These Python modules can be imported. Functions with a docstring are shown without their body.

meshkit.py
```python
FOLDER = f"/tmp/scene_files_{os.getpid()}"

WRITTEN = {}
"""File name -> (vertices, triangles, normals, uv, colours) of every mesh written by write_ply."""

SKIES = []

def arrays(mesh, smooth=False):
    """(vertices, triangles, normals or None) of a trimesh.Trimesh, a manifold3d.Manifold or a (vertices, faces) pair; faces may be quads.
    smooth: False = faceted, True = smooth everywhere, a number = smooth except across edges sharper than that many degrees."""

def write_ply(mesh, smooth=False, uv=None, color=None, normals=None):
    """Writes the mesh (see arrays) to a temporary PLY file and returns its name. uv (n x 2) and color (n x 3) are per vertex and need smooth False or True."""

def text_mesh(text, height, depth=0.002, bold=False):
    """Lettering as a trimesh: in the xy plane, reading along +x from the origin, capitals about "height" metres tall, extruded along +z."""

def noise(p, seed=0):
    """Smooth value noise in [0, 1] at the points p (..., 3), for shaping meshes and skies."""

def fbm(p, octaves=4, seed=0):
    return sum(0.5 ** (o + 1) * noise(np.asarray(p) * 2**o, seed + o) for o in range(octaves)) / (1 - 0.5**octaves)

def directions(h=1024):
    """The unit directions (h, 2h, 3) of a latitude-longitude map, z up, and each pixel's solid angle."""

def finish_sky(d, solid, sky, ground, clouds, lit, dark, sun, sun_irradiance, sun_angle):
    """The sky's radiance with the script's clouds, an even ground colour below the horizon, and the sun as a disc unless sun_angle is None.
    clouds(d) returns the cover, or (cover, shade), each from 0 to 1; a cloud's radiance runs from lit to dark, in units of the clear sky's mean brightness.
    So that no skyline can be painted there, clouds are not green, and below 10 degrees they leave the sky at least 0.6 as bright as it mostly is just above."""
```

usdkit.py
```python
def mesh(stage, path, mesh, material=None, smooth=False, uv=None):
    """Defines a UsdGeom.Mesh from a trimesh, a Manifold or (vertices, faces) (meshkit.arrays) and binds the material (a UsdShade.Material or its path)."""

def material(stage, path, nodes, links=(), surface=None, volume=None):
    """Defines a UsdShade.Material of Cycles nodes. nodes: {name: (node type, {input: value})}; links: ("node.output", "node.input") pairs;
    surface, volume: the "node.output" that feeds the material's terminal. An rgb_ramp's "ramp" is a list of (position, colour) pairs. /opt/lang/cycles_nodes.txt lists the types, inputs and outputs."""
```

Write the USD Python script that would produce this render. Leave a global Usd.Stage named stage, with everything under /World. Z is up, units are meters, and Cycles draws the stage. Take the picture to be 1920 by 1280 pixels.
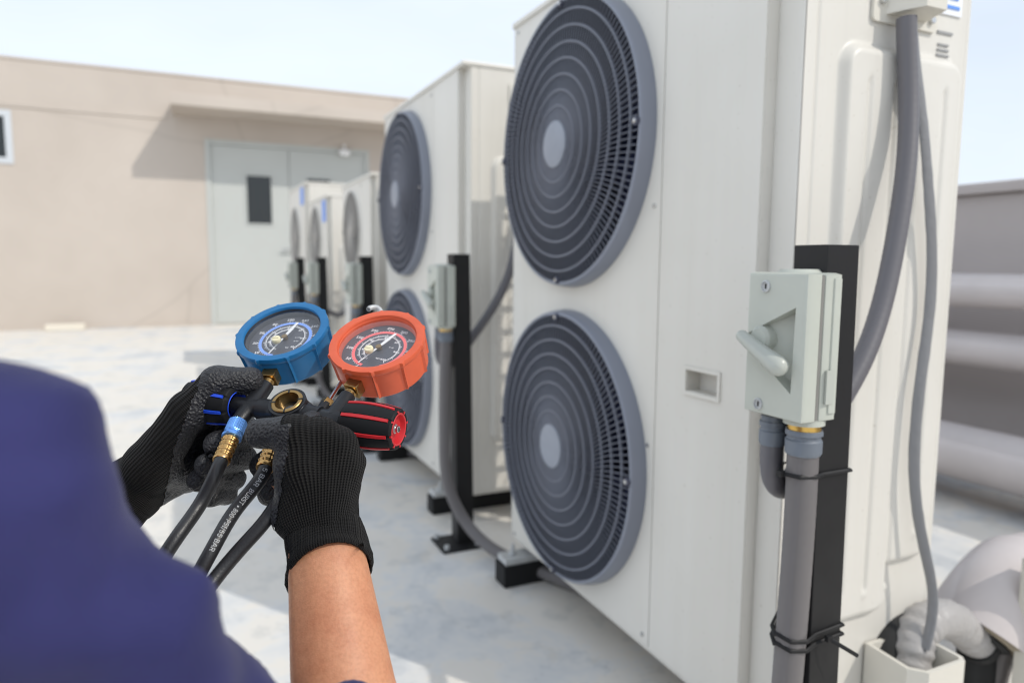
import math, random
import numpy as np
import trimesh, manifold3d, usdkit, meshkit
from shapely.geometry import Polygon, Point, box as sbox
from shapely.ops import unary_union
from pxr import Usd, UsdGeom, UsdLux, UsdShade, Gf, Sdf

stage = Usd.Stage.CreateInMemory()
UsdGeom.SetStageUpAxis(stage, UsdGeom.Tokens.z); UsdGeom.SetStageMetersPerUnit(stage, 1.0)
UsdGeom.Xform.Define(stage, '/World'); UsdGeom.Scope.Define(stage, '/World/Looks')
random.seed(7); PI = math.pi

# ------------------------------------------------------------------ camera, sky, sun, exposure
CP = np.array([-.7913, -.7815, .8441])                      # eye
CR = np.array([.90906905, -.41658447, .00713041]); CU = np.array([.03942999, .10305582, .99389374]); CF = np.array([.41477553, .90323689, -.11011078])
FPX = 1331.2                                                # focal length in units of a 1920-wide picture
cam_ = UsdGeom.Camera.Define(stage, '/World/camera')
cam_.CreateHorizontalApertureAttr(36.0); cam_.CreateVerticalApertureAttr(24.0)
cam_.CreateFocalLengthAttr(36.0 * FPX / 1920); cam_.CreateClippingRangeAttr(Gf.Vec2f(.02, 2000))
cam_.CreateFStopAttr(4.5); cam_.CreateFocusDistanceAttr(.61); cam_.CreateExposureAttr(EXPO := -.06)
cam_.AddTransformOp().Set(Gf.Matrix4d(*CR, 0, *CU, 0, *(-CF), 0, *CP, 1))
SUN = np.array([.68, -1.0, 1.15]); SUN /= np.linalg.norm(SUN)
SUN_EL, SUN_AZ = math.asin(SUN[2]), math.atan2(SUN[0], SUN[1])
sky_mat = usdkit.material(stage, '/World/Looks/sky_air', {
    'sky': ('sky_texture', {'sky_type': 'single_scattering', 'sun_disc': False, 'sun_elevation': SUN_EL, 'sun_rotation': SUN_AZ, 'aerosol_density': 2.5, 'air_density': 1.0, 'ozone_density': 1.0}),
    'tc': ('texture_coordinate', {}), 'mp': ('mapping', {'scale': (1.0, 1.0, 2.6)}),
    'n': ('noise_texture', {'scale': 1.3, 'detail': 5, 'roughness': .55}),
    'mr': ('map_range', {'from_min': .25, 'from_max': .75, 'to_min': .72, 'to_max': .98, 'clamp': True}),
    'mix': ('mix_color', {'blend_type': 'mix', 'b': (7.4, 8.15, 9.1), 'use_clamp': False}),
    'bg': ('background_shader', {'strength': .133})},
    [('tc.generated', 'mp.vector'), ('mp.vector', 'n.vector'), ('n.fac', 'mr.value'), ('mr.result', 'mix.fac'), ('sky.color', 'mix.a'), ('mix.result', 'bg.color')], surface='bg.background')
dome = UsdLux.DomeLight.Define(stage, '/World/sky'); UsdShade.MaterialBindingAPI.Apply(dome.GetPrim()).Bind(sky_mat)
dome.GetPrim().SetCustomDataByKey('kind', 'structure'); dome.GetPrim().SetCustomDataByKey('label', 'pale hazy blue daytime sky'); dome.GetPrim().SetCustomDataByKey('category', 'sky')
sun = UsdLux.DistantLight.Define(stage, '/World/sun')
sun.CreateNormalizeAttr(True); sun.CreateIntensityAttr(.59); sun.CreateAngleAttr(.6); sun.CreateColorAttr(Gf.Vec3f(1, .95, .87))
_z = SUN; _x = np.cross([0, 0, 1], _z); _x /= np.linalg.norm(_x); _y = np.cross(_z, _x)
sun.AddTransformOp().Set(Gf.Matrix4d(*_x, 0, *_y, 0, *_z, 0, 0, 0, 20, 1))

# ------------------------------------------------------------------ helpers: scene
def at(px, py, d):                                          # a point d metres in front of the eye
    return CP + CF * d + CR * ((px - 960) / FPX * d) - CU * ((py - 640) / FPX * d)
def c2w(p): p = np.asarray(p, float); return CP + p[..., 0:1] * CR - p[..., 1:2] * CU + p[..., 2:3] * CF
_used = {}
def path_for(parent, name):
    base = (parent.GetPath() if parent is not None else Sdf.Path('/World')); k = (str(base), name)
    n = _used.get(k, 0); _used[k] = n + 1
    return base.AppendChild(name if n == 0 else f'{name}_{n:03d}')
def tag(p, label=None, cat=None, group=None, kind=None):
    for k, v in (('label', label), ('category', cat), ('group', group), ('kind', kind)):
        if v: p.SetCustomDataByKey(k, v)
    return p
def obj(name, m, mat, parent=None, smooth=30, uv=None, label=None, cat=None, group=None, kind=None):
    if isinstance(m, list): m = trimesh.util.concatenate(m)
    return tag(usdkit.mesh(stage, path_for(parent, name), m, mat, smooth=smooth, uv=uv).GetPrim(), label, cat, group, kind)
def thing(name, label=None, cat=None, loc=None, group=None, mat=None):
    x = UsdGeom.Xform.Define(stage, path_for(None, name))
    if mat is not None: x.AddTransformOp().Set(mat)
    elif loc is not None: x.AddTranslateOp().Set(Gf.Vec3d(*map(float, loc)))
    return tag(x.GetPrim(), label, cat, group)
def dup(root, name, loc, label, cat, group=None, inst=True):
    x = UsdGeom.Xform.Define(stage, path_for(None, name)); p = x.GetPrim()
    p.GetReferences().AddInternalReference(root.GetPath())
    for op in x.GetOrderedXformOps(): op.Set(Gf.Vec3d(*map(float, loc)))
    p.SetInstanceable(inst)
    return tag(p, label, cat, group)

# ------------------------------------------------------------------ helpers: shapes
def bx(x0, x1, y0, y1, z0, z1, b=0.0):
    if b <= 0: m = trimesh.creation.box(extents=(x1 - x0, y1 - y0, z1 - z0)); m.apply_translation(((x0 + x1) / 2, (y0 + y1) / 2, (z0 + z1) / 2)); return m
    P = []
    for sx, sy, sz in np.ndindex(2, 2, 2):
        c = np.array([(x0, x1)[sx], (y0, y1)[sy], (z0, z1)[sz]]); s = np.array([1 - 2 * sx, 1 - 2 * sy, 1 - 2 * sz]) * b
        k = .3
        P += [c + s * v for v in ((0, 1, 1), (1, 0, 1), (1, 1, 0), (k, k, 1), (1, k, k), (k, 1, k), (k, k, k) )]
    return trimesh.convex.convex_hull(np.array(P))
def rot_to(d):
    d = np.asarray(d, float) / np.linalg.norm(d)
    return trimesh.geometry.align_vectors([0, 0, 1], d)
def cyl(a, b, r, seg=28, r2=None, bev=0.0):
    a, b = np.asarray(a, float), np.asarray(b, float); L = np.linalg.norm(b - a); r2 = r if r2 is None else r2
    if bev: pr = [(0, 0), (r - bev, 0), (r - bev * .3, bev * .3), (r, bev), (r2, L - bev), (r2 - bev * .3, L - bev * .3), (r2 - bev, L), (0, L)]
    else: pr = [(0, 0), (r, 0), (r2, L), (0, L)]
    m = trimesh.creation.revolve(pr, sections=seg); T = rot_to(b - a); T[:3, 3] = a; m.apply_transform(T); return m
def lathe(profile, seg=48, origin=(0, 0, 0), axis=(0, 0, 1)):
    m = trimesh.creation.revolve(profile, sections=seg); T = rot_to(axis); T[:3, 3] = origin; m.apply_transform(T); return m
def spline(P, n=60):
    from scipy.interpolate import CubicSpline
    P = np.asarray(P, float); t = np.r_[0, np.cumsum(np.linalg.norm(np.diff(P, axis=0), axis=1))]
    return CubicSpline(t, P)(np.linspace(0, t[-1], n))
def frames(P):
    T = np.gradient(P, axis=0); T /= np.linalg.norm(T, axis=1, keepdims=True)
    u = np.cross(T[0], [0.3, .2, 1.0]); u /= np.linalg.norm(u); U = [u]
    for t in T[1:]:
        u = U[-1] - t * (U[-1] @ t); U.append(u / np.linalg.norm(u))
    U = np.array(U); return T, U, np.cross(T, U)
def tube(P, r, seg=16, sec=None, twist=None):
    """A swept tube; r a number or one per point; sec = (a, b) flattens it into a ribbon; twist turns the section."""
    P = np.asarray(P, float); n = len(P); T, U, V = frames(P); r = np.broadcast_to(r, n)
    a = np.arange(seg) / seg * 2 * PI; ca, sa = np.cos(a), np.sin(a)
    if sec: ca, sa = ca * sec[0], sa * sec[1]
    tw = np.zeros(n) if twist is None else np.asarray(twist)
    cu = np.cos(tw)[:, None] * U + np.sin(tw)[:, None] * V; cv = -np.sin(tw)[:, None] * U + np.cos(tw)[:, None] * V
    v = P[:, None] + r[:, None, None] * (ca[None, :, None] * cu[:, None] + sa[None, :, None] * cv[:, None])
    v = np.vstack([v.reshape(-1, 3), P[0], P[-1]]); f = []
    for i in range(n - 1):
        for j in range(seg):
            k = (j + 1) % seg; f += [(i * seg + j, i * seg + k, (i + 1) * seg + k), (i * seg + j, (i + 1) * seg + k, (i + 1) * seg + j)]
    for j in range(seg):
        k = (j + 1) % seg; f += [(n * seg, k, j), (n * seg + 1, (n - 1) * seg + j, (n - 1) * seg + k)]
    m = trimesh.Trimesh(v, f, process=False); return m
def loft(rings, closed=False, cap=(False, False)):
    """Rings (k, n, 3) joined into a skin."""
    R_ = np.asarray(rings, float); k, n = R_.shape[:2]; v = R_.reshape(-1, 3); f = []
    j = np.arange(n); jn = (j + 1) % n
    for i in range(k if closed else k - 1):
        a, b = i * n, ((i + 1) % k) * n
        f.append(np.stack([a + j, a + jn, b + jn], 1)); f.append(np.stack([a + j, b + jn, b + j], 1))
    f = np.vstack(f); ex = []
    if cap[0]: ex.append(R_[0].mean(0)); f = np.vstack([f, np.stack([np.full(n, len(v)), jn, j], 1)]); v = np.vstack([v, ex[-1]])
    if cap[1]: ex.append(R_[-1].mean(0)); f = np.vstack([f, np.stack([np.full(n, len(v)), (k - 1) * n + j, (k - 1) * n + jn], 1)]); v = np.vstack([v, ex[-1]])
    return trimesh.Trimesh(v, f, process=False)
def polar(prof, n=240):
    """prof: (radius number or f(theta), z) pairs -> skin around z."""
    th = np.arange(n) / n * 2 * PI
    return [np.stack([(r(th) if callable(r) else np.full(n, r)) * np.cos(th), (r(th) if callable(r) else np.full(n, r)) * np.sin(th), np.full(n, z)], 1) for r, z in prof]
def plate(poly, t, axis='x', off=0.0):
    """An extruded outline; for axis x the outline is (y, z) and the plate spans x off..off+t; for y it is (x, z)."""
    m = trimesh.creation.extrude_polygon(poly, t, engine='earcut')
    v = m.vertices.copy()
    if axis == 'x': m.vertices = np.stack([v[:, 2] + off, v[:, 0], v[:, 1]], 1)
    elif axis == 'y': m.vertices = np.stack([v[:, 0], v[:, 2] + off, v[:, 1]], 1); m.invert()
    else: m.vertices = v + [0, 0, off]
    return m
def circle(x, y, r, n=72): return Point(x, y).buffer(r, n // 4)
def xf(m, T): m = m.copy(); m.apply_transform(T); return m

# ------------------------------------------------------------------ helpers: bodies (smooth union of tapered limbs, skinned)
def field(P, limbs, k):
    out = None
    for a, b, ra, rb in limbs:
        a, b = np.asarray(a, float), np.asarray(b, float); ba = b - a; L = max(ba @ ba, 1e-12)
        h = np.clip(((P - a) @ ba) / L, 0, 1)
        d = np.linalg.norm(P - a - h[..., None] * ba, axis=-1) - (ra + (rb - ra) * h)
        if out is None: out = d
        else:
            q = np.clip(.5 + .5 * (out - d) / k, 0, 1); out = out * (1 - q) + d * q - k * q * (1 - q)
    return out
def skin(f, lo, hi, h):
    """Surface nets of f(P) < 0 on a grid of step h."""
    lo = np.asarray(lo, float); n = np.ceil((np.asarray(hi) - lo) / h).astype(int) + 1
    g = np.stack(np.meshgrid(*[lo[i] + h * np.arange(n[i]) for i in range(3)], indexing='ij'), -1); D = f(g)
    c = np.zeros(tuple(n - 1) + (3,)); w = np.zeros(tuple(n - 1))
    S = [slice(None, -1), slice(1, None)]
    for ax in range(3):
        o = [i for i in range(3) if i != ax]
        for p, q in np.ndindex(2, 2):
            s0 = [None] * 3; s1 = [None] * 3; s0[ax], s1[ax] = S[0], S[1]; s0[o[0]] = s1[o[0]] = S[p]; s0[o[1]] = s1[o[1]] = S[q]
            a, b = D[tuple(s0)], D[tuple(s1)]; m = (a < 0) != (b < 0); t = np.where(m, a / np.where(m, a - b, 1), 0)
            pt = np.zeros(a.shape + (3,)); pt[..., ax] = t; pt[..., o[0]] = p; pt[..., o[1]] = q
            c += np.where(m[..., None], pt, 0); w += m
    idx = np.full(w.shape, -1); on = w > 0; idx[on] = np.arange(on.sum())
    base = np.stack(np.nonzero(on), 1); V = lo + h * (base + c[on] / w[on][:, None]); F_ = []
    for ax in range(3):
        o = [(ax + 1) % 3, (ax + 2) % 3]
        s0 = [slice(1, -1)] * 3; s1 = [slice(1, -1)] * 3; s0[ax] = slice(0, -1); s1[ax] = slice(1, None)
        a, b = D[tuple(s0)], D[tuple(s1)]; ch = np.stack(np.nonzero((a < 0) != (b < 0)), 1)
        ins = (a < 0)[tuple(ch.T)]
        if not len(ch): continue
        e = ch.copy(); e[:, o[0]] += 1; e[:, o[1]] += 1
        q = []
        for du, dv in ((1, 1), (0, 1), (0, 0), (1, 0)):
            k_ = e.copy(); k_[:, o[0]] -= du; k_[:, o[1]] -= dv; q.append(idx[tuple(k_.T)])
        q = np.stack(q, 1); q[~ins] = q[~ins][:, ::-1]; F_.append(q)
    q = np.vstack(F_); q = q[(q >= 0).all(1)]
    m = trimesh.Trimesh(V, np.vstack([q[:, [0, 1, 2]], q[:, [0, 2, 3]]]), process=False)
    trimesh.smoothing.filter_taubin(m, iterations=6); return m
def bounds_of(limbs, pad):
    P = np.array([p for l in limbs for p in l[:2]]); r = max(max(l[2:]) for l in limbs) + pad
    return P.min(0) - r, P.max(0) + r
def body_mesh(limbs, k, h, disp=None, cut=None):
    lo, hi = bounds_of(limbs, .01)
    def f(P):
        d = field(P, limbs, k)
        if disp is not None: d = d + disp(P)
        if cut is not None: d = np.maximum(d, cut(P))
        return d
    return skin(f, lo, hi, h)
def part_of(m, keep):
    s = m.submesh([np.nonzero(keep)[0]], append=True, repair=False); return s

# ------------------------------------------------------------------ materials
L_ = '/World/Looks/'
def M(name, col, rough=.5, metal=0.0, spec=.5, bump=None, var=None, coat=0.0, sss=0.0, extra=None):
    """A plain surface with a little procedural life: var = (scale, amount) tone mottling, bump = (scale, strength, detail)."""
    n = {'p': ('principled_bsdf', {'base_color': col, 'roughness': rough, 'metallic': metal, 'specular_ior_level': spec, 'coat_weight': coat, **(extra or {})}), 'g': ('geometry', {})}; l = []
    if sss: n['p'][1].update(subsurface_weight=sss, subsurface_scale=.006, subsurface_radius=(1, .35, .2))
    if var:
        d = tuple(c * (1 - var[1]) for c in col)
        n['vn'] = ('noise_texture', {'scale': var[0], 'detail': 5, 'roughness': .6}); n['vr'] = ('rgb_ramp', {'ramp': [(.3, d), (.7, col)]})
        n['rr'] = ('map_range', {'from_min': .3, 'from_max': .7, 'to_min': min(1, rough + .1), 'to_max': max(0, rough - .06), 'clamp': True})
        l += [('g.position', 'vn.vector'), ('vn.fac', 'vr.fac'), ('vr.color', 'p.base_color'), ('vn.fac', 'rr.value'), ('rr.result', 'p.roughness')]
    if bump:
        n['bn'] = ('noise_texture', {'scale': bump[0], 'detail': bump[2] if len(bump) > 2 else 2}); n['b'] = ('bump', {'strength': bump[1], 'distance': .001 if len(bump) < 4 else bump[3]})
        l += [('g.position', 'bn.vector'), ('bn.fac', 'b.height'), ('b.normal', 'p.normal')]
    return usdkit.material(stage, L_ + name, n, l, surface='p.BSDF')
m_cream = usdkit.material(stage, L_ + 'cream_sheet_metal', {'g': ('geometry', {}), 'mp': ('mapping', {'scale': (26, 26, 1.1)}), 'n': ('noise_texture', {'scale': 1.0, 'detail': 5, 'roughness': .6}), 'n1': ('noise_texture', {'scale': 2.2, 'detail': 5}), 'n2': ('noise_texture', {'scale': 140, 'detail': 3}),
    'r': ('rgb_ramp', {'ramp': [(.26, (.625, .60, .55)), (.42, (.65, .624, .572)), (.7, (.66, .636, .587))]}), 'r1': ('rgb_ramp', {'ramp': [(.3, (.93, .925, .91)), (.6, (1, 1, 1))]}), 'r2': ('rgb_ramp', {'ramp': [(.24, (.72, .69, .64)), (.33, (1, 1, 1))]}), 'm': ('mix_color', {'blend_type': 'multiply', 'fac': 1.0}), 'm2': ('mix_color', {'blend_type': 'multiply', 'fac': .7}),
    'b': ('bump', {'strength': .06, 'distance': .001}), 'n3': ('noise_texture', {'scale': 5.0, 'detail': 1}), 'b2': ('bump', {'strength': .10, 'distance': .01}), 'p': ('principled_bsdf', {'roughness': .42})},
    [('g.position', 'mp.vector'), ('mp.vector', 'n.vector'), ('g.position', 'n1.vector'), ('g.position', 'n2.vector'), ('n.fac', 'r.fac'), ('n1.fac', 'r1.fac'), ('n2.fac', 'r2.fac'), ('r.color', 'm.a'), ('r1.color', 'm.b'), ('m.result', 'm2.a'), ('r2.color', 'm2.b'), ('m2.result', 'p.base_color'), ('g.position', 'n3.vector'), ('n3.fac', 'b2.height'), ('n2.fac', 'b.height'), ('b2.normal', 'b.normal'), ('b.normal', 'p.normal')], surface='p.BSDF')
m_cream2 = M('cream_plastic', (.645, .615, .545), .45, var=(5, .07), bump=(350, .1))
m_seam = M('seam_shadow_gap', (.2, .195, .18), .7)
m_white_print = M('white_sticker', (.8, .82, .86), .4)
m_blue_print = M('blue_sticker_print', (.12, .28, .72), .4)
m_grey_print = M('grey_print', (.30, .30, .30), .6)
m_vane = M('charcoal_vane_plastic', (.105, .112, .138), .42, bump=(500, .1))
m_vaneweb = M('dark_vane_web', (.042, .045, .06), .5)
m_grille = M('dark_grey_grille_plastic', (.118, .127, .158), .42, bump=(500, .1))
m_rim = M('grille_rim_plastic', (.215, .23, .275), .4, bump=(500, .1))
m_badge = M('grey_badge', (.25, .268, .31), .38, var=(30, .08))
m_fan = M('navy_fan_plastic', (.025, .03, .07), .4)
m_cavity = M('fan_duct_grey', (.06, .063, .09), .6)
m_coil = M('condenser_coil_fins', (.10, .105, .11), .45, metal=.5)
m_black = M('black_painted_steel', (.010, .0095, .010), .5, spec=.35, var=(9, .3), bump=(300, .12))
m_rubber = M('black_rubber', (.009, .009, .0095), .7, spec=.3, bump=(300, .2))
m_zinc = M('galvanised_steel', (.56, .57, .57), .45, metal=.35, var=(40, .25))
m_switch = M('pale_green_grey_plastic', (.475, .492, .435), .4, var=(14, .08), bump=(600, .06))
m_lever = M('grey_lever_plastic', (.43, .445, .40), .35)
m_gland = M('slate_grey_gland', (.14, .16, .19), .4, bump=(300, .1))
m_brass_ring = M('brass_thread', (.65, .42, .12), .3, metal=1.0)
m_conduit = M('grey_flexible_conduit', (.135, .125, .125), .45, bump=(250, .12))
m_conduit2 = M('dark_grey_conduit', (.115, .11, .12), .42, bump=(250, .12))
m_tape = M('grey_wrapping_tape', (.205, .205, .212), .42, bump=(90, .5, 3, .003))
m_screw = M('steel_screw', (.6, .6, .6), .25, metal=1.0)
m_pvc = M('pale_pvc_pipe', (.60, .545, .53), .4, var=(6, .1))
m_foil = usdkit.material(stage, L_ + 'silver_wrapping_tape', {'p': ('principled_bsdf', {'base_color': (.36, .345, .335), 'roughness': .45, 'metallic': .0}), 'g': ('geometry', {}), 'n': ('noise_texture', {'scale': 48, 'detail': 4, 'distortion': 1.0}), 'b': ('bump', {'strength': .5, 'distance': .006})}, [('g.position', 'n.vector'), ('n.fac', 'b.height'), ('b.normal', 'p.normal')], surface='p.BSDF')
m_foam = M('black_foam_insulation', (.02, .02, .02), .9, bump=(200, .5))
m_oldfoam = M('tan_weathered_foam', (.28, .24, .18), .9, bump=(120, .8))
m_mortar = M('white_concrete_block', (.72, .66, .56), .8, bump=(60, .4))
m_doorpaint = M('pale_grey_green_door_paint', (.51, .525, .50), .45, var=(1.4, .06))
m_frame = M('white_window_frame', (.56, .585, .61), .4)
m_lampshell = M('white_lamp_shell', (.8, .8, .8), .35)
# stucco wall with fine cracks and a darker damp band
m_wall = usdkit.material(stage, L_ + 'beige_render', {
    'g': ('geometry', {}), 'n': ('noise_texture', {'scale': .9, 'detail': 6, 'roughness': .6}), 'r': ('rgb_ramp', {'ramp': [(.3, (.50, .44, .385)), (.7, (.56, .497, .438))]}),
    'dn': ('noise_texture', {'scale': 1.6, 'detail': 4}), 'dm': ('mix_vector', {'fac': .12}), 'v': ('voronoi_texture', {'feature': 'distance_to_edge', 'scale': .36}),
    'cr': ('map_range', {'from_min': 0.0, 'from_max': .008, 'to_min': .90, 'to_max': 1.0, 'clamp': True}), 'cm': ('mix_color', {'blend_type': 'multiply', 'fac': 1.0}),
    'bn': ('noise_texture', {'scale': 60, 'detail': 4}), 'b': ('bump', {'strength': .3, 'distance': .004}), 'p': ('principled_bsdf', {'roughness': .9, 'specular_ior_level': .2})},
    [('g.position', 'n.vector'), ('n.fac', 'r.fac'), ('g.position', 'dn.vector'), ('g.position', 'dm.a'), ('dn.color', 'dm.b'), ('dm.result', 'v.vector'), ('v.distance', 'cr.value'), ('r.color', 'cm.a'), ('cr.result', 'cm.b'), ('cm.result', 'p.base_color'), ('g.position', 'bn.vector'), ('bn.fac', 'b.height'), ('b.normal', 'p.normal')], surface='p.BSDF')
m_parapet = M('grey_brown_render', (.47, .42, .40), .9, var=(1.2, .1), bump=(50, .3, 4, .004))
m_floor = usdkit.material(stage, L_ + 'worn_roof_coating', {
    'g': ('geometry', {}), 'n0': ('noise_texture', {'scale': .35, 'detail': 3}), 'n1': ('noise_texture', {'scale': 2.3, 'detail': 13, 'roughness': .62, 'distortion': .25}), 'ad': ('math', {'math_type': 'multiply_add', 'value2': .45}), 'n2': ('noise_texture', {'scale': 6.5, 'detail': 11, 'roughness': .7}), 'n3': ('noise_texture', {'scale': 21, 'detail': 8, 'roughness': .72}),
    'r1': ('rgb_ramp', {'ramp': [(.54, (.515, .527, .535)), (.62, (.61, .612, .608)), (.675, (.675, .66, .632)), (.70, (.705, .668, .612)), (.80, (.69, .652, .592)), (.92, (.66, .645, .61))]}),
    'r2': ('rgb_ramp', {'ramp': [(.32, (.74, .765, .79)), (.44, (.90, .91, .92)), (.47, (1, 1, 1)), (.60, (1, .995, .985)), (.70, (.88, .875, .86))]}), 'm': ('mix_color', {'blend_type': 'multiply', 'fac': .8}),
    'r3': ('rgb_ramp', {'ramp': [(.27, (.55, .54, .53)), (.38, (1, 1, 1))]}), 'm2': ('mix_color', {'blend_type': 'multiply', 'fac': .75}),
    'b': ('bump', {'strength': .4, 'distance': .004}), 'rr': ('map_range', {'from_min': .3, 'from_max': .7, 'to_min': .5, 'to_max': .8}), 'p': ('principled_bsdf', {'roughness': .6})},
    [(f'g.position', f'{n}.vector') for n in ('n0', 'n1', 'n2', 'n3')] + [('n0.fac', 'ad.value1'), ('n1.fac', 'ad.value3'), ('ad.value', 'r1.fac'), ('n2.fac', 'r2.fac'), ('r1.color', 'm.a'), ('r2.color', 'm.b'), ('n3.fac', 'r3.fac'), ('m.result', 'm2.a'), ('r3.color', 'm2.b'), ('m2.result', 'p.base_color'), ('n2.fac', 'b.height'), ('b.normal', 'p.normal'), ('n2.fac', 'rr.value'), ('rr.result', 'p.roughness')], surface='p.BSDF')
def pane_mat(name, tint, rough, f0):
    return usdkit.material(stage, L_ + name, {'t': ('transparent_bsdf', {'color': tint}), 'gl': ('glossy_bsdf', {'color': (1, 1, 1), 'roughness': rough}), 'lw': ('layer_weight', {'blend': .5}), 'pw': ('math', {'math_type': 'power', 'value2': 4.0}), 'f': ('math', {'math_type': 'multiply_add', 'value2': .85, 'value3': f0}), 'm': ('mix_closure', {})}, [('lw.facing', 'pw.value1'), ('pw.value', 'f.value1'), ('f.value', 'm.fac'), ('t.BSDF', 'm.closure1'), ('gl.BSDF', 'm.closure2')], surface='m.closure')
m_glass = pane_mat('window_glass', (.35, .40, .40), .02, .06)
m_dialglass = pane_mat('gauge_lens', (.96, .96, .97), .06, .075)
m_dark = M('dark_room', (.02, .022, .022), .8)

# ------------------------------------------------------------------ ground and far buildings
fl = bx(-60, 60, -60, 60, -.3, 0); obj('rooftop_floor', fl, m_floor, smooth=False, label='flat roof floor with worn pale grey coating', cat='floor', kind='structure')
YW = 9.37
bd = thing('rooftop_building', 'low beige rendered building with grey double door under a canopy', 'building')
hole = unary_union([sbox(-.50, .004, 1.63, 2.40), sbox(-4.2, 1.95, -2.56, 2.56)])
front = Polygon([(-14, 0), (9, 0), (9, 3.14), (-14, 3.14)]).difference(hole)
wall = obj('wall', [plate(front, .25, 'y', YW), bx(-14, 9, YW + .25, YW + 6, 0, 3.1)], m_wall, bd, smooth=False)
obj('roof_edge_cap', bx(-14.02, 9.02, YW - .012, YW + .3, 3.14, 3.17, .004), m_wall, bd)
obj('wall_joint', bx(-14, -.92, YW - .012, YW + .01, 2.60, 2.66, .004), m_wall, bd)
obj('plinth', bx(-14, -.52, YW - .03, YW + .01, 0, .035, .006), m_wall, bd)
obj('canopy', [bx(-.87, 3.4, YW - .70, YW, 2.66, 2.80, .006)], m_wall, bd)
dr = obj('door_frame', [bx(-.50, -.44, YW - .01, YW + .08, .004, 2.40, .004), bx(1.57, 1.63, YW - .01, YW + .08, .004, 2.40, .004), bx(-.44, 1.57, YW - .01, YW + .08, 2.34, 2.40, .004)], m_doorpaint, bd)
for x0, x1, px0, px1, hx in ((-.437, .538, -.005, .305, .47), (.546, 1.567, .77, 1.08, .60)):
    leaf = Polygon([(x0, .012), (x1, .012), (x1, 2.335), (x0, 2.335)]).difference(sbox(px0, 1.34, px1, 1.965))
    d = obj('door', plate(leaf, .045, 'y', YW + .02), m_doorpaint, bd, smooth=False)
    obj('window_bead', [plate(sbox(px0 - .022, 1.318, px1 + .022, 1.987).difference(sbox(px0, 1.34, px1, 1.965)), .016, 'y', YW + .006)], m_doorpaint, d, smooth=False)
    obj('pane', bx(px0, px1, YW + .036, YW + .044, 1.34, 1.965), m_glass, d, smooth=False)
    obj('handle', [cyl((hx, YW + .02, 1.0), (hx, YW - .03, 1.0), .012), bx(hx - .06, hx + .06, YW - .042, YW - .026, .988, 1.012, .004)], m_screw, d)
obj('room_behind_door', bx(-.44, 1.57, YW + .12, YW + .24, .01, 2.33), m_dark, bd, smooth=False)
wf = obj('window', [plate(sbox(-4.2, 1.95, -2.56, 2.56).difference(unary_union([sbox(-4.13, 2.02, -3.41, 2.49), sbox(-3.35, 2.02, -2.63, 2.49)])), .07, 'y', YW - .012)], m_frame, bd, smooth=False)
for x0, x1 in ((-4.13, -3.41), (-3.35, -2.63)):
    obj('pane', bx(x0, x1, YW + .03, YW + .036, 2.02, 2.49), m_glass, wf, smooth=False)
    for k in range(7): obj('louvre', xf(bx(x0, x1, -.003, .003, -.03, .03), trimesh.transformations.translation_matrix((0, YW + .10, 2.05 + .066 * k)) @ trimesh.transformations.rotation_matrix(.6, (1, 0, 0))), m_zinc, wf, smooth=False)
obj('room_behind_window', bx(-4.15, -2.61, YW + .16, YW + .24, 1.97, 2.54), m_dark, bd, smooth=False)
obj('canopy_lamp', [lathe([(0, 0), (.05, 0), (.075, .02), (.08, .05), (.06, .075), (0, .08)], 24, (0, 0, 0))], m_lampshell, bd)
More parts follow.
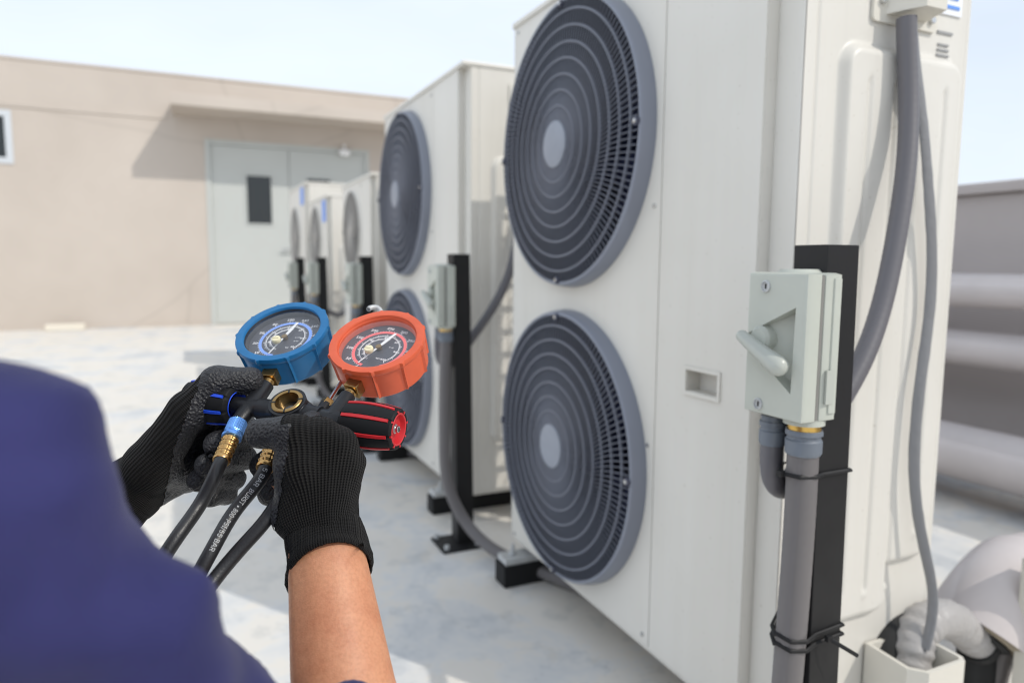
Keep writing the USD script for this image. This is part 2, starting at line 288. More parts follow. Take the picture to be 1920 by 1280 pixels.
UsdGeom.Xformable(stage.GetPrimAtPath('/World/rooftop_building/canopy_lamp')).AddTranslateOp().Set(Gf.Vec3d(1.27, YW - .09, 2.29))
obj('lamp_arm', [cyl((1.27, YW - .09, 2.365), (1.27, YW - .09, 2.44), .012), cyl((1.27, YW - .09, 2.435), (1.27, YW + .02, 2.435), .012)], m_lampshell, bd)
bk = obj('concrete_block', xf(bx(-.2, .2, -.09, .09, 0, .075, .008), trimesh.transformations.translation_matrix((-2.12, YW - .22, .002)) @ trimesh.transformations.rotation_matrix(.05, (0, 0, 1))), m_mortar, None, label='pale concrete block lying on the floor against the beige wall', cat='block')
obj('roof_vent', [cyl((2.12, YW + 1.4, 3.1), (2.12, YW + 1.4, 3.30), .09, bev=.02), cyl((2.12, YW + 1.4, 3.30), (2.12, YW + 1.4, 3.34), .14, bev=.015)], m_wall, None, label='small round vent standing on the roof of the beige building', cat='vent')
obj('parapet_wall', [bx(2.13, 2.33, -4, 8.9, 0, 1.13, .01), bx(2.105, 2.355, -4, 8.9, 1.13, 1.175, .008)], m_parapet, None, label='low grey brown parapet wall in shade along the roof edge', cat='wall')
for (x, z, r, lab) in ((1.93, .752, .064, 'topmost of the three pale pipes along the parapet wall'), (1.93, .532, .066, 'middle one of the three pale pipes along the parapet wall'), (1.74, .175, .098, 'thickest and lowest of the three pale pipes along the parapet wall')):
    p = thing('wall_pipe', lab, 'pipe', group='pipes along the parapet wall')
    obj('pipe', cyl((x, -3.5, z), (x, 8.5, z), r, 40), m_pvc, p)
    for y in (-1.2, 1.9, 4.9): obj('coupling', lathe([(r, 0), (r + .006, .003), (r + .006, .12), (r, .123)], 40, (x, y, z), (0, 1, 0)), m_pvc, p)
    for y in (-.4, 2.6, 5.4): obj('bracket', [bx(x - .02, 2.13, y - .02, y + .02, z - r - .025, z - r - .001, .003)], m_zinc, p)

# ------------------------------------------------------------------ outdoor units
m_paleguard = M('taupe_wire_guard', (.34, .32, .295), .5)
def grille(parent, y, z, R_, x=0.0, dark=True):
    """Round fan guard on the front (faces -x): rim, rings, fine swirled vanes, badge; the fan stands behind it."""
    T = np.eye(4); T[:3, :3] = np.array([[0, 0, -1], [1, 0, 0], [0, -1, 0]]); T[:3, 3] = (x, y, z)   # local z -> -x
    s = R_ / .31; mr, mg_, mv = (m_rim, m_grille, m_vane) if dark else (m_cream, m_paleguard, m_paleguard); T[:3, :3] = T[:3, :3] @ np.diag([1, 1, 1.0 if dark else .45])
    rim = loft(polar([(.312 * s, .0), (.311 * s, .012), (.308 * s, .026 * s), (.3055 * s, .031 * s), (.3025 * s, .0325 * s), (.300 * s, .032 * s), (.2985 * s, .028 * s), (.298 * s, .0)], 144))
    g = obj('fan_grille', xf(rim, T), mr, parent, smooth=50)
    dome = lambda r: (.0325 + .012 * (1 - (r / .297) ** 2)) * s                      # guard bulges a little towards its middle
    for k in range(7):
        r = .081 + .0325 * k
        obj('ring', xf(loft(polar([((r - .0027) * s, dome(r) - .004), ((r - .0022) * s, dome(r) + .0008), (r * s, dome(r) + .0016), ((r + .0022) * s, dome(r) + .0008), ((r + .0027) * s, dome(r) - .004)], 96), closed=True), T), mg_, g, smooth=60)
    N = 140; vs, fs, ve, fe = [], [], [], []; rr = np.linspace(.046, .2985, 11); sw = .62 * (rr - .046) / .24 + .18 * np.sin((rr - .046) / .24 * PI)
    for i in range(N):
        a = i / N * 2 * PI + sw; c, si = np.cos(a), np.sin(a); zz = dome(rr) / s - .0005
        nx, ny = -si * .0009, c * .0009; q = []
        for sg, dz in ((1, -.0008), (1, -.0065), (-1, -.0065), (-1, -.0008)): q.append(np.stack([rr * c + sg * nx, rr * si + sg * ny, zz + dz], 1) * s)
        q = np.stack(q, 1); o = len(vs) * 44; vs.append(q.reshape(-1, 3))
        for k in range(10):
            for j in range(4):
                p0, p1 = o + k * 4 + j, o + k * 4 + (j + 1) % 4; fs += [(p0, p1, p1 + 4), (p0, p1 + 4, p0 + 4)]
        nx, ny = -si * .00125, c * .00125; q = []
        for sg, dz in ((1, -.0006), (.5, .0006), (-.5, .0006), (-1, -.0006)): q.append(np.stack([rr * c + sg * nx, rr * si + sg * ny, zz + dz], 1) * s)
        ve.append(np.stack(q, 1).reshape(-1, 3)); fe += [(a_ + o, b_ + o, c_ + o) for a_, b_, c_ in [(k * 4 + j, k * 4 + j + 1, k * 4 + j + 5) for k in range(10) for j in range(3)] + [(k * 4 + j, k * 4 + j + 5, k * 4 + j + 4) for k in range(10) for j in range(3)]]
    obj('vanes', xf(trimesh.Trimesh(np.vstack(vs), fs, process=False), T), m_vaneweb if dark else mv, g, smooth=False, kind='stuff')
    obj('vane_edges', xf(trimesh.Trimesh(np.vstack(ve), fe, process=False), T), mg_, g, smooth=False, kind='stuff')
    obj('badge', xf(loft(polar([(.052 * s, .036 * s), (.050 * s, .0465 * s), (.047 * s, .0485 * s), (.02 * s, .0495 * s)], 64), cap=(False, True)), T), m_badge if dark else m_paleguard, g, smooth=40)
    for a in (.0, PI / 2, PI, 1.5 * PI):
        c = np.array([.296 * s * math.cos(a), .296 * s * math.sin(a), 0])
        obj('screw', xf(trimesh.util.concatenate([cyl(c + [0, 0, .030 * s], c + [0, 0, .0385 * s], .0085, 20, bev=.002)]), T), m_cavity, g); 
        obj('screw', xf(cyl(c + [0, 0, .034 * s], c + [0, 0, .0405 * s], .0045, 16, bev=.001), T), m_screw, g)
    f = obj('fan', xf(lathe([(0, 0), (.06 * s, 0), (.075 * s, -.02), (.078 * s, -.1), (0, -.1)], 40), T @ trimesh.transformations.translation_matrix((0, 0, -.03))), m_fan, parent)
    for b in range(3):
        rr2 = np.linspace(.07, .262, 9); ws = np.linspace(-.5, .5, 7); V = []
        for r in rr2:
            for w in ws: V.append((r * s * math.cos(b * 2.0944 + w * 1.35 + (r - .07) * 1.5), r * s * math.sin(b * 2.0944 + w * 1.35 + (r - .07) * 1.5), (-.085 + w * .085) * s))
        V = np.array(V); F2 = []
        for i in range(8):
            for j in range(6): a = i * 7 + j; F2 += [(a, a + 7, a + 8), (a, a + 8, a + 1)]
        F2 = np.array(F2); V2 = V - [0, 0, .004]
        F3 = np.vstack([F2, F2[:, ::-1] + len(V)])
        obj('blade', xf(trimesh.Trimesh(np.vstack([V, V2]), F3, process=False), T), m_fan, f, smooth=50)
    obj('fan_duct', xf(loft(polar([(.2915 * s, .012), (.280 * s, -.02), (.280 * s, -.20), (.02 * s, -.205)], 72), cap=(False, True)), T), m_cavity, parent, smooth=40)
    return g
def embossed_side(W_, z0, z1, emb):
    """Pressed sheet side (x, z) grid facing -y with a raised field and long grooves; emb = (x0, x1, zlow_a, zlow_b, ztop)."""
    xs = np.unique(np.r_[np.linspace(.0235, W_ - .006, 152)]); zs = np.linspace(z0, z1, 260); X, Z = np.meshgrid(xs, zs, indexing='ij')
    x0, x1, za, zb, zt = emb; xm = x0 + (x1 - x0) * .62
    def sdr(cx, cz, hx, hz, r): qx = np.abs(X - cx) - hx + r; qz = np.abs(Z - cz) - hz + r; return np.hypot(np.maximum(qx, 0), np.maximum(qz, 0)) + np.minimum(np.maximum(qx, qz), 0) - r
    d = np.minimum(sdr((x0 + xm) / 2, (za + zt) / 2, (xm - x0) / 2, (zt - za) / 2, .03), sdr((x0 + x1) / 2, (zb + zt) / 2, (x1 - x0) / 2, (zt - zb) / 2, .03))
    t = np.clip(.5 - d / .016, 0, 1); h = .015 * t * t * (3 - 2 * t)
    for gx, a, b in ((x0 + .048, za + .045, zt - .05), (x0 + .102, za + .045, zt - .05), (x0 + .155, za + .05, zt - .05), (x0 + .215, zb + .05, zt - .05)):
        g = np.hypot(X - gx, np.maximum(np.abs(Z - (a + b) / 2) - (b - a) / 2, 0)); h -= .0042 * np.exp(-(g / .0042) ** 2)
        h += .004 * np.exp(-((np.hypot(X - gx, Z - a + .004)) / .005) ** 2)
    h -= .003 * np.exp(-((X - .047) / .0022) ** 2)
    V = np.stack([X, -h, Z], -1).reshape(-1, 3); n1, n2 = X.shape; i, j = np.meshgrid(np.arange(n1 - 1), np.arange(n2 - 1), indexing='ij'); a = (i * n2 + j).ravel()
    return trimesh.Trimesh(V, np.vstack([np.stack([a, a + n2, a + n2 + 1], 1), np.stack([a, a + n2 + 1, a + 1], 1)]), process=False)
def make_unit(name, label, W_, D_, H_, fans, R_, big, loc, group):
    """Local frame: near front bottom corner at the origin, front faces -x, near side faces -y."""
    u = thing(name, label, 'air conditioner', loc, group); zb, zt = .09, H_
    ys = .296 if big else .20; xs_ = .022
    fp = sbox(ys + .0012, zb + .012, W_ - .004, zt - .012)
    for (y, z) in fans: fp = fp.difference(circle(y, z, R_ * .94))
    obj('front_panel', plate(fp, .012, 'x', 0), m_cream, u, smooth=False)
    obj('panel_seam', bx(.006, .02, ys - .003, ys + .003, zb + .012, zt - .012), m_seam, u, smooth=False)
    hy0, hy1, hz0, hz1 = (.126, .207, .624, .662) if big else (.07, .15, .55, .59)
    sp = sbox(.0526 if big else .03, zb + .012, ys - .0012, zt - .012).difference(sbox(hy0, hz0, hy1, hz1))
    s = obj('service_panel', [plate(sp, .014, 'x', 0)] + [bx(.002, xs_ + .012, .0512 if big else .0286, .0545 if big else .033, zb + .0125, zt - .0125)], m_cream, u, smooth=False)
    hd = obj('handle_recess', [plate(sbox(hy0 - .006, hz0 - .006, hy1 + .006, hz1 + .006).difference(sbox(hy0, hz0, hy1, hz1)), .003, 'x', -.003), bx(.028, .032, hy0 - .004, hy1 + .004, hz0 - .004, hz1 + .004), bx(.0, .03, hy0 - .003, hy0 + .0012, hz0 - .003, hz1 + .003), bx(.0, .03, hy1 - .0012, hy1 + .003, hz0 - .003, hz1 + .003), bx(.0, .03, hy0, hy1, hz1 - .0012, hz1 + .003), bx(.0, .03, hy0, hy1, hz0 - .003, hz0 + .0012)], m_cream, s, smooth=False)
    for z in ((zb + .03, .5, .95, zt - .04) if big else (zb + .03, zt - .04)): obj('screw', cyl((.0, ys + .02, z), (-.0025, ys + .02, z), .0045, 14, bev=.001), m_screw, u)
    for z in (zb + .02, zt - .03): obj('screw', cyl((.0, W_ - .025, z), (-.0025, W_ - .025, z), .0045, 14, bev=.001), m_screw, u)
    obj('corner_post', [bx(xs_, xs_ + .02, .0012, .0526 if big else .03, zb + .012, zt - .012, .004)], m_cream, u)
    emb = (.095, .352, .27, .35, 1.165) if big else (.07, D_ - .04, .3, .36, .95)
    obj('side_panel', embossed_side(D_, zb + .012, zt - .012, emb), m_cream, u, smooth=True)
    obj('rear_corner', [bx(D_ - .012, D_, -.001, .05, zb + .012, zt - .012, .004)], m_cream, u)
    obj('far_side_panel', bx(.0, D_ - .10, W_ - .008, W_, zb + .012, zt - .012, .003), m_cream, u)
    obj('top_cover', bx(-.006, D_ + .006, -.005, W_ + .005, zt - .016, zt, .006), m_cream, u)
    obj('base_pan', bx(.003, D_ - .003, .003, W_ - .003, zb, zb + .014, .003), m_cream, u)
    obj('coil', [bx(D_ - .05, D_ - .012, .06, W_ - .01, zb + .02, zt - .02), bx(D_ - .11, D_ - .05, W_ - .035, W_ - .004, zb + .02, zt - .02)], m_coil, u, smooth=False)
    gd = []
    nz = int((zt - zb - .1) / .073)
    for k in range(nz + 1):
        z = zb + .05 + k * .073
        gd += [cyl((D_ + .035, .06, z), (D_ + .035, W_ + .008, z), .0025, 8), cyl((D_ - .11, W_ + .008, z), (D_ + .035, W_ + .008, z), .007, 8)]
    for y in (.07, .3, .5, .7, W_): gd.append(cyl((D_ + .037, y, zb + .04), (D_ + .037, y, zb + .06 + nz * .073), .003, 8))
    obj('coil_guard', gd, m_cream, u, smooth=40)
    for (y, z) in fans: grille(u, y, z, R_, 0.0, big)
    cx0, cx1, cz0 = (.150, .292, 1.205) if big else (.12, .24, .98)
    cm = (cx0 + cx1) / 2 - .004
    pr = Polygon([(cx0 + .024, -.001), (cm - .020, -.056), (cm + .024, -.056), (cx1 - .026, -.001)])
    cv = trimesh.creation.extrude_polygon(pr, .165, engine='earcut'); cv.apply_translation((0, 0, cz0 + .012))
    fl_ = trimesh.creation.extrude_polygon(sbox(cx0 + .008, cz0 + .008, cx1 - .008, cz0 + .187).buffer(.008), .005, engine='earcut'); v = fl_.vertices.copy(); fl_.vertices = np.stack([v[:, 0], -v[:, 2] - .0008, v[:, 1]], 1)
    c = obj('conduit_cover', [cv, fl_], m_cream2, u, smooth=20)
    for sx, sz in ((cx0 + .016, cz0 + .03), (cx1 - .016, cz0 + .016), (cx0 + .016, cz0 + .165), (cx1 - .016, cz0 + .165)): obj('screw', cyl((sx, -.004, sz), (sx, -.012, sz), .0055, 16, bev=.0015), m_screw, c)
    bx_ = (.215, .335) if big else (.15, .25)
    P = [(.222, -.004), (.216, -.085), (.236, -.108), (.322, -.108), (.331, -.098), (.335, -.004)] if big else [(.15, -.004), (.15, -.08), (.165, -.095), (.245, -.095), (.25, -.085), (.25, -.004)]
    out = Polygon(P); ring_ = out.difference(out.buffer(-.007))
    pc = trimesh.creation.extrude_polygon(ring_, .125, engine='earcut'); pc.apply_translation((0, 0, zb))
    obj('pipe_cover', [pc], m_cream2, u, smooth=30)
    if big:
        lb = obj('rating_label', bx(.288, .352, -.003, .001, 1.238, 1.33), m_white_print, u, smooth=False)
        for k in range(5): obj('label_line', bx(.300, .345 - .004 * (k % 3), -.0045, -.002, 1.247 + .014 * k, 1.252 + .014 * k), m_blue_print, lb, smooth=False)
        for k, (a, b, z) in enumerate(((.300, .336, 1.208), (.303, .328, 1.190), (.302, .329, 1.182), (.301, .330, 1.174), (.300, .331, 1.167))): obj('label_line', bx(a, b, -.0022, .001, z, z + (.004 if k == 0 else .003)), m_grey_print, lb, smooth=False)
    return u
GU = 'condenser units in a row on the roof'
PITCH = 1.304
U1 = make_unit('condenser_unit', 'nearest cream condenser unit with two big dark fan grilles', .94, .38, 1.452, [(.628, 1.102), (.628, .4275)], .31, True, (0, 0, 0), GU)
dup(U1, 'condenser_unit', (0, PITCH, 0), 'second cream unit with two fans, behind the nearest one', 'air conditioner', GU)

S1 = make_unit('small_condenser_unit', 'third unit in the row, lower with one fan, behind the second', .66, .32, 1.25, [(.43, 1.0)], .205, False, (0, 2.49, 0), GU)
S2 = dup(S1, 'small_condenser_unit', (0, 3.60, -.005), 'fourth unit in the row, lower, with a blue sticker beside its fan', 'air conditioner', GU, inst=False)
obj('blue_sticker', bx(-.004, -.0015, .06, .17, 1.09, 1.22), m_blue_print, S2, smooth=False)

U5 = make_unit('condenser_unit', 'farthest tall cream unit, at the end of the row near the door', .82, .36, 1.40, [(.50, 1.02)], .235, False, (0, 4.45, 0), GU)
obj('blue_sticker', bx(-.004, -.0015, .07, .21, 1.25, 1.37), m_blue_print, U5, smooth=False)
# supports under the units: black block, zinc plate, bolt
GS = 'black support blocks under the condenser units'
def make_support(loc, label):
    s = thing('support_block', label, 'support block', loc, GS)
    obj('block', bx(-.068, .39, -.032, .032, .0, .058, .004), m_rubber, s); obj('plate', bx(-.062, .38, -.028, .028, .058, .076, .003), m_zinc, s)
    obj('bolt', [cyl((-.03, 0, .076), (-.03, 0, .086), .011, 6, bev=.002), cyl((-.03, 0, .086), (-.03, 0, .104), .005, 12)], m_zinc, s)
    return s
sup = make_support((0, .862, 0), 'black support block under the far end of the nearest unit')
for y, lab in ((.10, 'black support block under the near end of the nearest unit'), (1.452, 'black support block under the near end of the second unit, beside its post'), (2.155, 'black support block under the far end of the second unit'), (2.58, 'black support block under the near end of the third unit'), (3.06, 'black support block under the far end of the third unit'), (3.70, 'black support block under the near end of the fourth unit'), (4.17, 'black support block under the far end of the fourth unit'), (4.55, 'black support block under the near end of the farthest unit'), (5.30, 'black support block under the far end of the farthest unit')):
    dup(sup, 'support_block', (0, y, 0), lab, 'support block', GS)

# ------------------------------------------------------------------ posts, isolator switches, conduits
GP = 'black steel posts carrying the switches'
def make_post(loc, label, w=.052, top=.868, lean=.013):
    p = thing('switch_post', label, 'post', loc, GP)
    b = bx(0, w, 0, w, .008, top, .0018); v = b.vertices.copy(); v[:, 0] += lean * (top - v[:, 2]) / top; b.vertices = v
    obj('post', b, m_black, p); obj('base_plate', bx(-.045, w + .03, -.04, w + .03, 0, .008, .002), m_black, p)
    for x, y in ((-.03, -.025), (w + .015, -.025), (-.03, w + .015)): obj('anchor_bolt', cyl((x, y, .008), (x, y, .02), .008, 6), m_zinc, p)
    return p
GI = 'isolator switches on the black posts'
def make_switch(loc, label):
    """Frame: front face at x = 0 facing -x, near side y = 0, bottom z = 0; .095 wide, .055 deep, .175 tall."""
    s = thing('isolator_switch', label, 'switch', loc, GI); W_, H_ = .095, .175
    cv = bx(0, .025, 0, W_, 0, H_, .006); MM = manifold3d.Manifold
    def mf(t): return MM(manifold3d.Mesh(np.asarray(t.vertices, np.float32), np.asarray(t.faces, np.uint32)))
    u = lambda a: W_ - a
    wedge = MM.hull_points(np.array([(-.01, u(.002), .098), (.003, u(.002), .098), (-.01, u(.079), .136), (.019, u(.079), .133), (-.01, u(.077), .032), (.019, u(.077), .035), (-.01, u(.012), .078), (.003, u(.012), .08)], float))
    hul = MM.hull_points(np.asarray(cv.vertices, float)) - wedge
    obj('front_cover', hul, m_switch, s, smooth=28)
    obj('cover_seam', bx(.0245, .0285, .0025, W_ - .0025, .0025, H_ - .0025), m_seam, s)
    hs = obj('housing', [bx(.028, .057, .0, W_, .0, H_, .007), bx(.040, .052, -.0025, .004, .010, H_ - .006, .002), lathe([(0, 0), (.026, 0), (.026, .008), (.022, .012), (0, .012)], 32, (.034, .045, H_ - .008)), lathe([(0, 0), (.024, 0), (.024, .009), (0, .009)], 32, (.034, .027, -.006))], m_switch, s)
    obj('label', bx(.034, .046, -.0032, -.0005, .022, .062), m_lever, hs, smooth=False)
    obj('knob', lathe([(0, 0), (.017, 0), (.016, .012), (.012, .016), (0, .016)], 32, (.012, u(.025), .094), (-1, 0, 0)), m_switch, s)
    lv = [MM.sphere(r, 20).translate(p) for r, p in ((.0075, (-.015, u(.010), .096)), (.0098, (-.014, u(.038), .081)), (.0122, (-.011, u(.067), .066)))]
    lv = MM.batch_hull([lv[0], lv[1]]) + MM.batch_hull([lv[1], lv[2]]); obj('lever', lv, m_lever, s, smooth=40)
    for a, z in ((.031, .158), (.027, .013)):
        obj('screw', lathe([(0, 0), (.0072, 0), (.0072, .0022), (.0058, .003), (.0050, .001), (0, .001)], 24, (.0005, u(a), z), (-1, 0, 0)), m_zinc, s, smooth=20)
        obj('screw', bx(-.0012, 0, u(a) - .001, u(a) + .001, z - .003, z + .003), m_black, s)
    for y, r in ((.026, .0215), (.076, .0165)):
        g = obj('gland', lathe([(0, -.013), (r, -.013), (r * 1.03, -.015), (r * 1.03, -.019), (r * .93, -.020), (r * .93, -.024), (r * 1.02, -.026), (r * 1.02, -.040), (r * .92, -.044), (0, -.044)], 12 if r > .02 else 14, (.034, y, 0)), m_gland, s, smooth=35)
        obj('thread_ring', lathe([(0, -.013), (r * .9, -.013), (r * .9, -.006), (0, -.006)], 32, (.034, y, 0)), m_brass_ring if r > .02 else m_gland, g)
    return s
POST = np.array([-.107, -.175, 0]); SW = np.array([-.152, -.190, .660])
post0 = make_post(POST, 'black steel post beside the nearest unit, carrying the large switch')
sw0 = make_switch(SW, 'pale green isolator switch with a slanted lever, nearest of the row')
OFF = [PITCH + .012, 2.49, 3.60, 4.45]
TXT = ['in front of the second unit', 'in front of the third unit', 'in front of the fourth unit', 'in front of the farthest unit']
for o, t in zip(OFF, TXT):
    dup(post0, 'switch_post', POST + [0.012, o, 0], 'black steel post ' + t, 'post', GP)
    dup(sw0, 'isolator_switch', SW + [0.004, o, 0.0], 'pale green isolator switch ' + t, 'switch', GI)
GC = 'grey flexible conduits'
def conduit(P, r, label, mat=m_conduit, n=70, corr=True):
    C = spline(P, n * (3 if corr else 1)); rr = r * (1 + (.006 * np.sin(np.arange(len(C)) * 2.1) if corr else 0))
    return obj('flexible_conduit', tube(C, rr, 20), mat, None, smooth=70, label=label, cat='conduit', group=GC)
g1 = SW + [.034, .026, -.040]; g2 = SW + [.034, .076, -.038]
def on_y(px, py, y): t = at(px, py, 1.0) - CP; return CP + t * ((y - CP[1]) / t[1])
HANG = [on_y(px, py, y) for px, py, y in ((1700, 34, -.030), (1700, 70, -.031), (1703, 160, -.036), (1700, 300, -.052), (1681, 440, -.066), (1651, 580, -.078), (1618, 672, -.088))]
def loop(o, cover, low, lab):
    """Unit cover -> down behind the post -> up into the rear gland."""
    d = np.array([0, o, 0]); q = g2 + d
    top = [h + d for h in HANG] if cover is None else [cover, cover + [.004, -.006, -.08], cover + [-.012, -.03, -.2], cover + [-.06, -.05, -.36], cover + [-.14, -.06, -.475]]
    return conduit(top + [q + [.066, .015, low + .020], q + [.034, .010, low - .004], q + [.010, .003, low + .010], q + [.0, .0, low + .040], q], .0142, lab, m_conduit2)
loop(0, None, -.066, 'thick dark grey conduit hanging from the cover on the nearest unit')
loop(OFF[0], None, -.08, 'grey conduit curving from the second unit behind its post')
for i in (1, 2, 3): loop(OFF[i], np.array([.176, OFF[i] - .02, 1.0]), -.10, 'grey conduit curving ' + TXT[i].replace('in front of', 'from') + ' to its switch')
conduit([g1, g1 + [.002, .002, -.12], g1 + [-.002, .004, -.3], g1 + [.0, .01, -.45], g1 + [.03, .03, -.575], [.02, -.07, .026], [.14, -.02, .022], [.28, .10, .022]], .0185, 'grey conduit strapped to the nearest post, below its switch')
q = g1 + [.004, OFF[0], 0]
conduit([q, q + [-.004, .0, -.12], q + [-.006, -.002, -.30], q + [.004, -.01, -.43], q + [.05, -.06, -.545], [-.02, .97, .035], [.06, .80, .025], [.14, .62, .022], [.24, .48, .022]], .017, 'grey conduit running from the second switch down along the floor')
for i in (1, 2, 3):
    q = g1 + [.004, OFF[i], 0]; conduit([q, q + [-.003, 0, -.12], q + [-.004, 0, -.3], q + [.01, -.01, -.45], q + [.06, -.05, -.56], [.02, OFF[i] - .3, .024], [.1, OFF[i] - .4, .024]], .017, 'grey conduit running down from the switch ' + TXT[i], n=40)
# cable ties on the nearest post
def tie(z, label, drop=0.0, two=False):
    t = thing('cable_tie', label, 'cable tie')
    for k in range(2 if two else 1):
        zz = z - k * .012; P = []
        c = np.array([POST[0] + .013 * (1 - zz / .868) + .026, POST[1] + .026]); g = g1[:2] + [0, .004]
        ring_ = [(g[0] - .022, g[1] + .004), (g[0] - .016, g[1] - .016), (g[0] + .004, g[1] - .0225), (c[0] - .020, c[1] - .0285), (c[0] + .0275, c[1] - .0285), (c[0] + .0285, c[1] + .0275), (c[0] - .026, c[1] + .0285), (g[0] - .010, g[1] + .022)]
        ring_ = np.array([(x, y, zz - drop * math.sin(i * .9)) for i, (x, y) in enumerate(ring_ + ring_[:1])])
        dense = np.vstack([np.linspace(a, b, 8)[:-1] for a, b in zip(ring_[:-1], ring_[1:])] + [ring_[-1:]])
        obj('strap', tube(dense, 1.0, 8, sec=(.0012, .0026)), m_black, t, smooth=60)
    hp = np.array([g[0] + .035, g[1] - .026, z - .004])
    if two: obj('tail', tube(spline([hp, hp + [.012, -.012, -.008], hp + [.03, -.02, -.02]], 16), 1.0, 8, sec=(.0012, .0026)), m_black, t); obj('head', bx(hp[0] - .004, hp[0] + .004, hp[1] - .004, hp[1] + .002, hp[2] - .004, hp[2] + .004, .001), m_black, t)
    else: obj('head', bx(g[0] - .028, g[0] - .020, g[1] + .002, g[1] + .010, z - .004, z + .004, .001), m_black, t)
tie(.592, 'single black cable tie round conduit and post, just under the switch'); tie(.388, 'doubled black cable tie with a loose tail, lower on the post', .004, True)
# tape-wrapped cable hanging down the side of the nearest unit
tp = [on_y(px, py, y) for px, py, y in ((1714, 62, -.030), (1722, 150, -.034), (1731, 230, -.036), (1740, 340, -.036), (1747, 470, -.034), (1743, 580, -.032), (1729, 690, -.034), (1717, 800, -.034), (1714, 880, -.036), (1722, 970, -.040), (1738, 1050, -.046), (1749, 1120, -.052), (1745, 1170, -.056), (1733, 1216, -.058))]
C = spline(tp, 150); sN = len(C)
obj('wrapped_cable', tube(C, 1 + .10 * meshkit.noise(np.stack([np.arange(sN) * .35, np.zeros(sN), np.zeros(sN)], 1)), 16, sec=(.0032, .0080), twist=np.linspace(.3, 1.8, sN)), m_tape, None, smooth=70, label='flat grey tape-wrapped cable hanging down beside the thick conduit', cat='cable')
# pipes at the foot of the nearest unit
fp_ = thing('insulated_pipe', 'silver tape wrapped pipe bending out of the cream pipe cover', 'pipe')
PI_ = spline([(.285, -.03, .14), at(1710, 1226, 1.20), at(1718, 1186, 1.215), at(1750, 1160, 1.24), at(1796, 1170, 1.28), at(1838, 1204, 1.33)], 90)
rn = .0325 + .0007 * np.sin(np.arange(90) * 1.3) + .005 * (meshkit.noise(np.stack([np.arange(90) * .45, np.zeros(90), np.zeros(90)], 1)) - .5)
obj('wrapped_pipe', tube(PI_, rn, 24), m_foil, fp_, smooth=60)
obj('foam_sleeve', tube(PI_[-7:] + [0, .0, -.004], .035, 24), m_foam, fp_)
obj('foam_sleeve', tube(PI_[4:34] + [-.030, .03, -.012], .030, 20), m_foam, fp_)
el = thing('large_pipe_elbow', 'big pale pipe elbow at lower right with a cut end and collar', 'pipe')
PE = spline([at(1848, 1158, 1.335), at(1884, 1110, 1.35), at(1945, 1070, 1.44), at(2040, 1058, 1.56), at(2200, 1060, 1.8)], 60)
obj('elbow', tube(PE, .078, 40), m_pvc, el, smooth=60)
T, _, _ = frames(PE); obj('collar', tube(spline([PE[0] - T[0] * .02, PE[4], PE[8]], 10), .086, 40), m_pvc, el, smooth=40)
obj('cut_foam', lathe([(.030, 0), (.066, -.003), (.079, .004), (.079, .01), (.03, .01)], 40, PE[0] - T[0] * .026, T[0]), m_oldfoam, el)
obj('pipe_plug', lathe([(0, 0), (.05, -.005), (.06, .002), (0, .01)], 30, PE[0] - T[0] * .034, T[0]), m_foam, el)
obj('drain_pipe', tube(spline([at(1888, 1205, 1.32), at(1876, 1245, 1.33), at(1858, 1310, 1.345), at(1840, 1380, 1.37)], 24), .0185, 20), m_conduit, None, smooth=60, label='thin grey drain pipe dropping below the big pale elbow', cat='pipe')
obj('foam_pipe', tube(spline([at(1832, 1190, 1.345), at(1832, 1250, 1.35), at(1836, 1330, 1.37), at(1836, 1420, 1.4)], 24), .034, 20), m_foam, None, smooth=60, label='black foam covered pipe between cream cover and drain pipe', cat='pipe')
pk = at(1925, 1200, 1.25); obj('cable_trunking', bx(pk[0], pk[0] + .05, pk[1] - .02, pk[1] + .02, 0, at(1925, 1045, 1.25)[2], .003), m_cream2, None, label='pale upright cable trunking at the right edge of the picture', cat='trunking')

# ------------------------------------------------------------------ gauge manifold held in the gloves
m_bluecase = M('blue_rubber_case', (.006, .14, .345), .42, bump=(700, .1), var=(60, .15))
m_redcase = M('orange_red_rubber_case', (.65, .105, .040), .42, bump=(700, .1), var=(60, .12))
m_dial = M('dark_dial_face', (.065, .067, .08), .35)
m_dialwhite = M('white_dial_print', (.86, .86, .86), .5)
m_dialblue = M('blue_dial_print', (.22, .40, .95), .5)
m_dialred = M('red_dial_print', (.92, .17, .17), .5)
m_needle = M('white_needle', (.85, .85, .83), .35)
m_pivot = M('cream_adjuster', (.72, .66, .45), .35)
m_bezel = M('dark_bezel', (.05, .05, .055), .3, metal=.6)
m_brass = M('dull_brass', (.42, .27, .11), .30, metal=1.0, var=(120, .35))
m_ferrule = M('bright_brass', (.62, .38, .15), .27, metal=1.0, var=(160, .3))
m_body = M('black_anodised_aluminium', (.012, .0125, .015), .36, metal=.25, bump=(900, .15), var=(80, .2))
m_chrome = M('chrome_rod', (.72, .73, .76), .12, metal=1.0)
m_grip = M('black_grip_rubber', (.008, .0085, .0095), .6, spec=.22, bump=(900, .15))
m_gripblue = M('blue_grip_stripe', (.012, .07, .62), .38)
m_gripred = M('red_grip_stripe', (.50, .018, .024), .42)
m_bluealu = M('blue_anodised_nut', (.16, .36, .78), .28, metal=.75)
m_hose = M('black_hose_rubber', (.017, .017, .019), .40, bump=(700, .2))
m_hosetext = M('white_hose_print', (.48, .49, .50), .6)
GO = np.array([-.19256858, .0625, .61671851])
GB, GT, GN = np.array([.95550988, .09992249, -.27751822]), np.array([.27620701, -.63323807, .72299325]), np.array([-.10349182, -.76747967, -.63266452])
def c2wv(v): return v[0] * CR - v[1] * CU + v[2] * CF
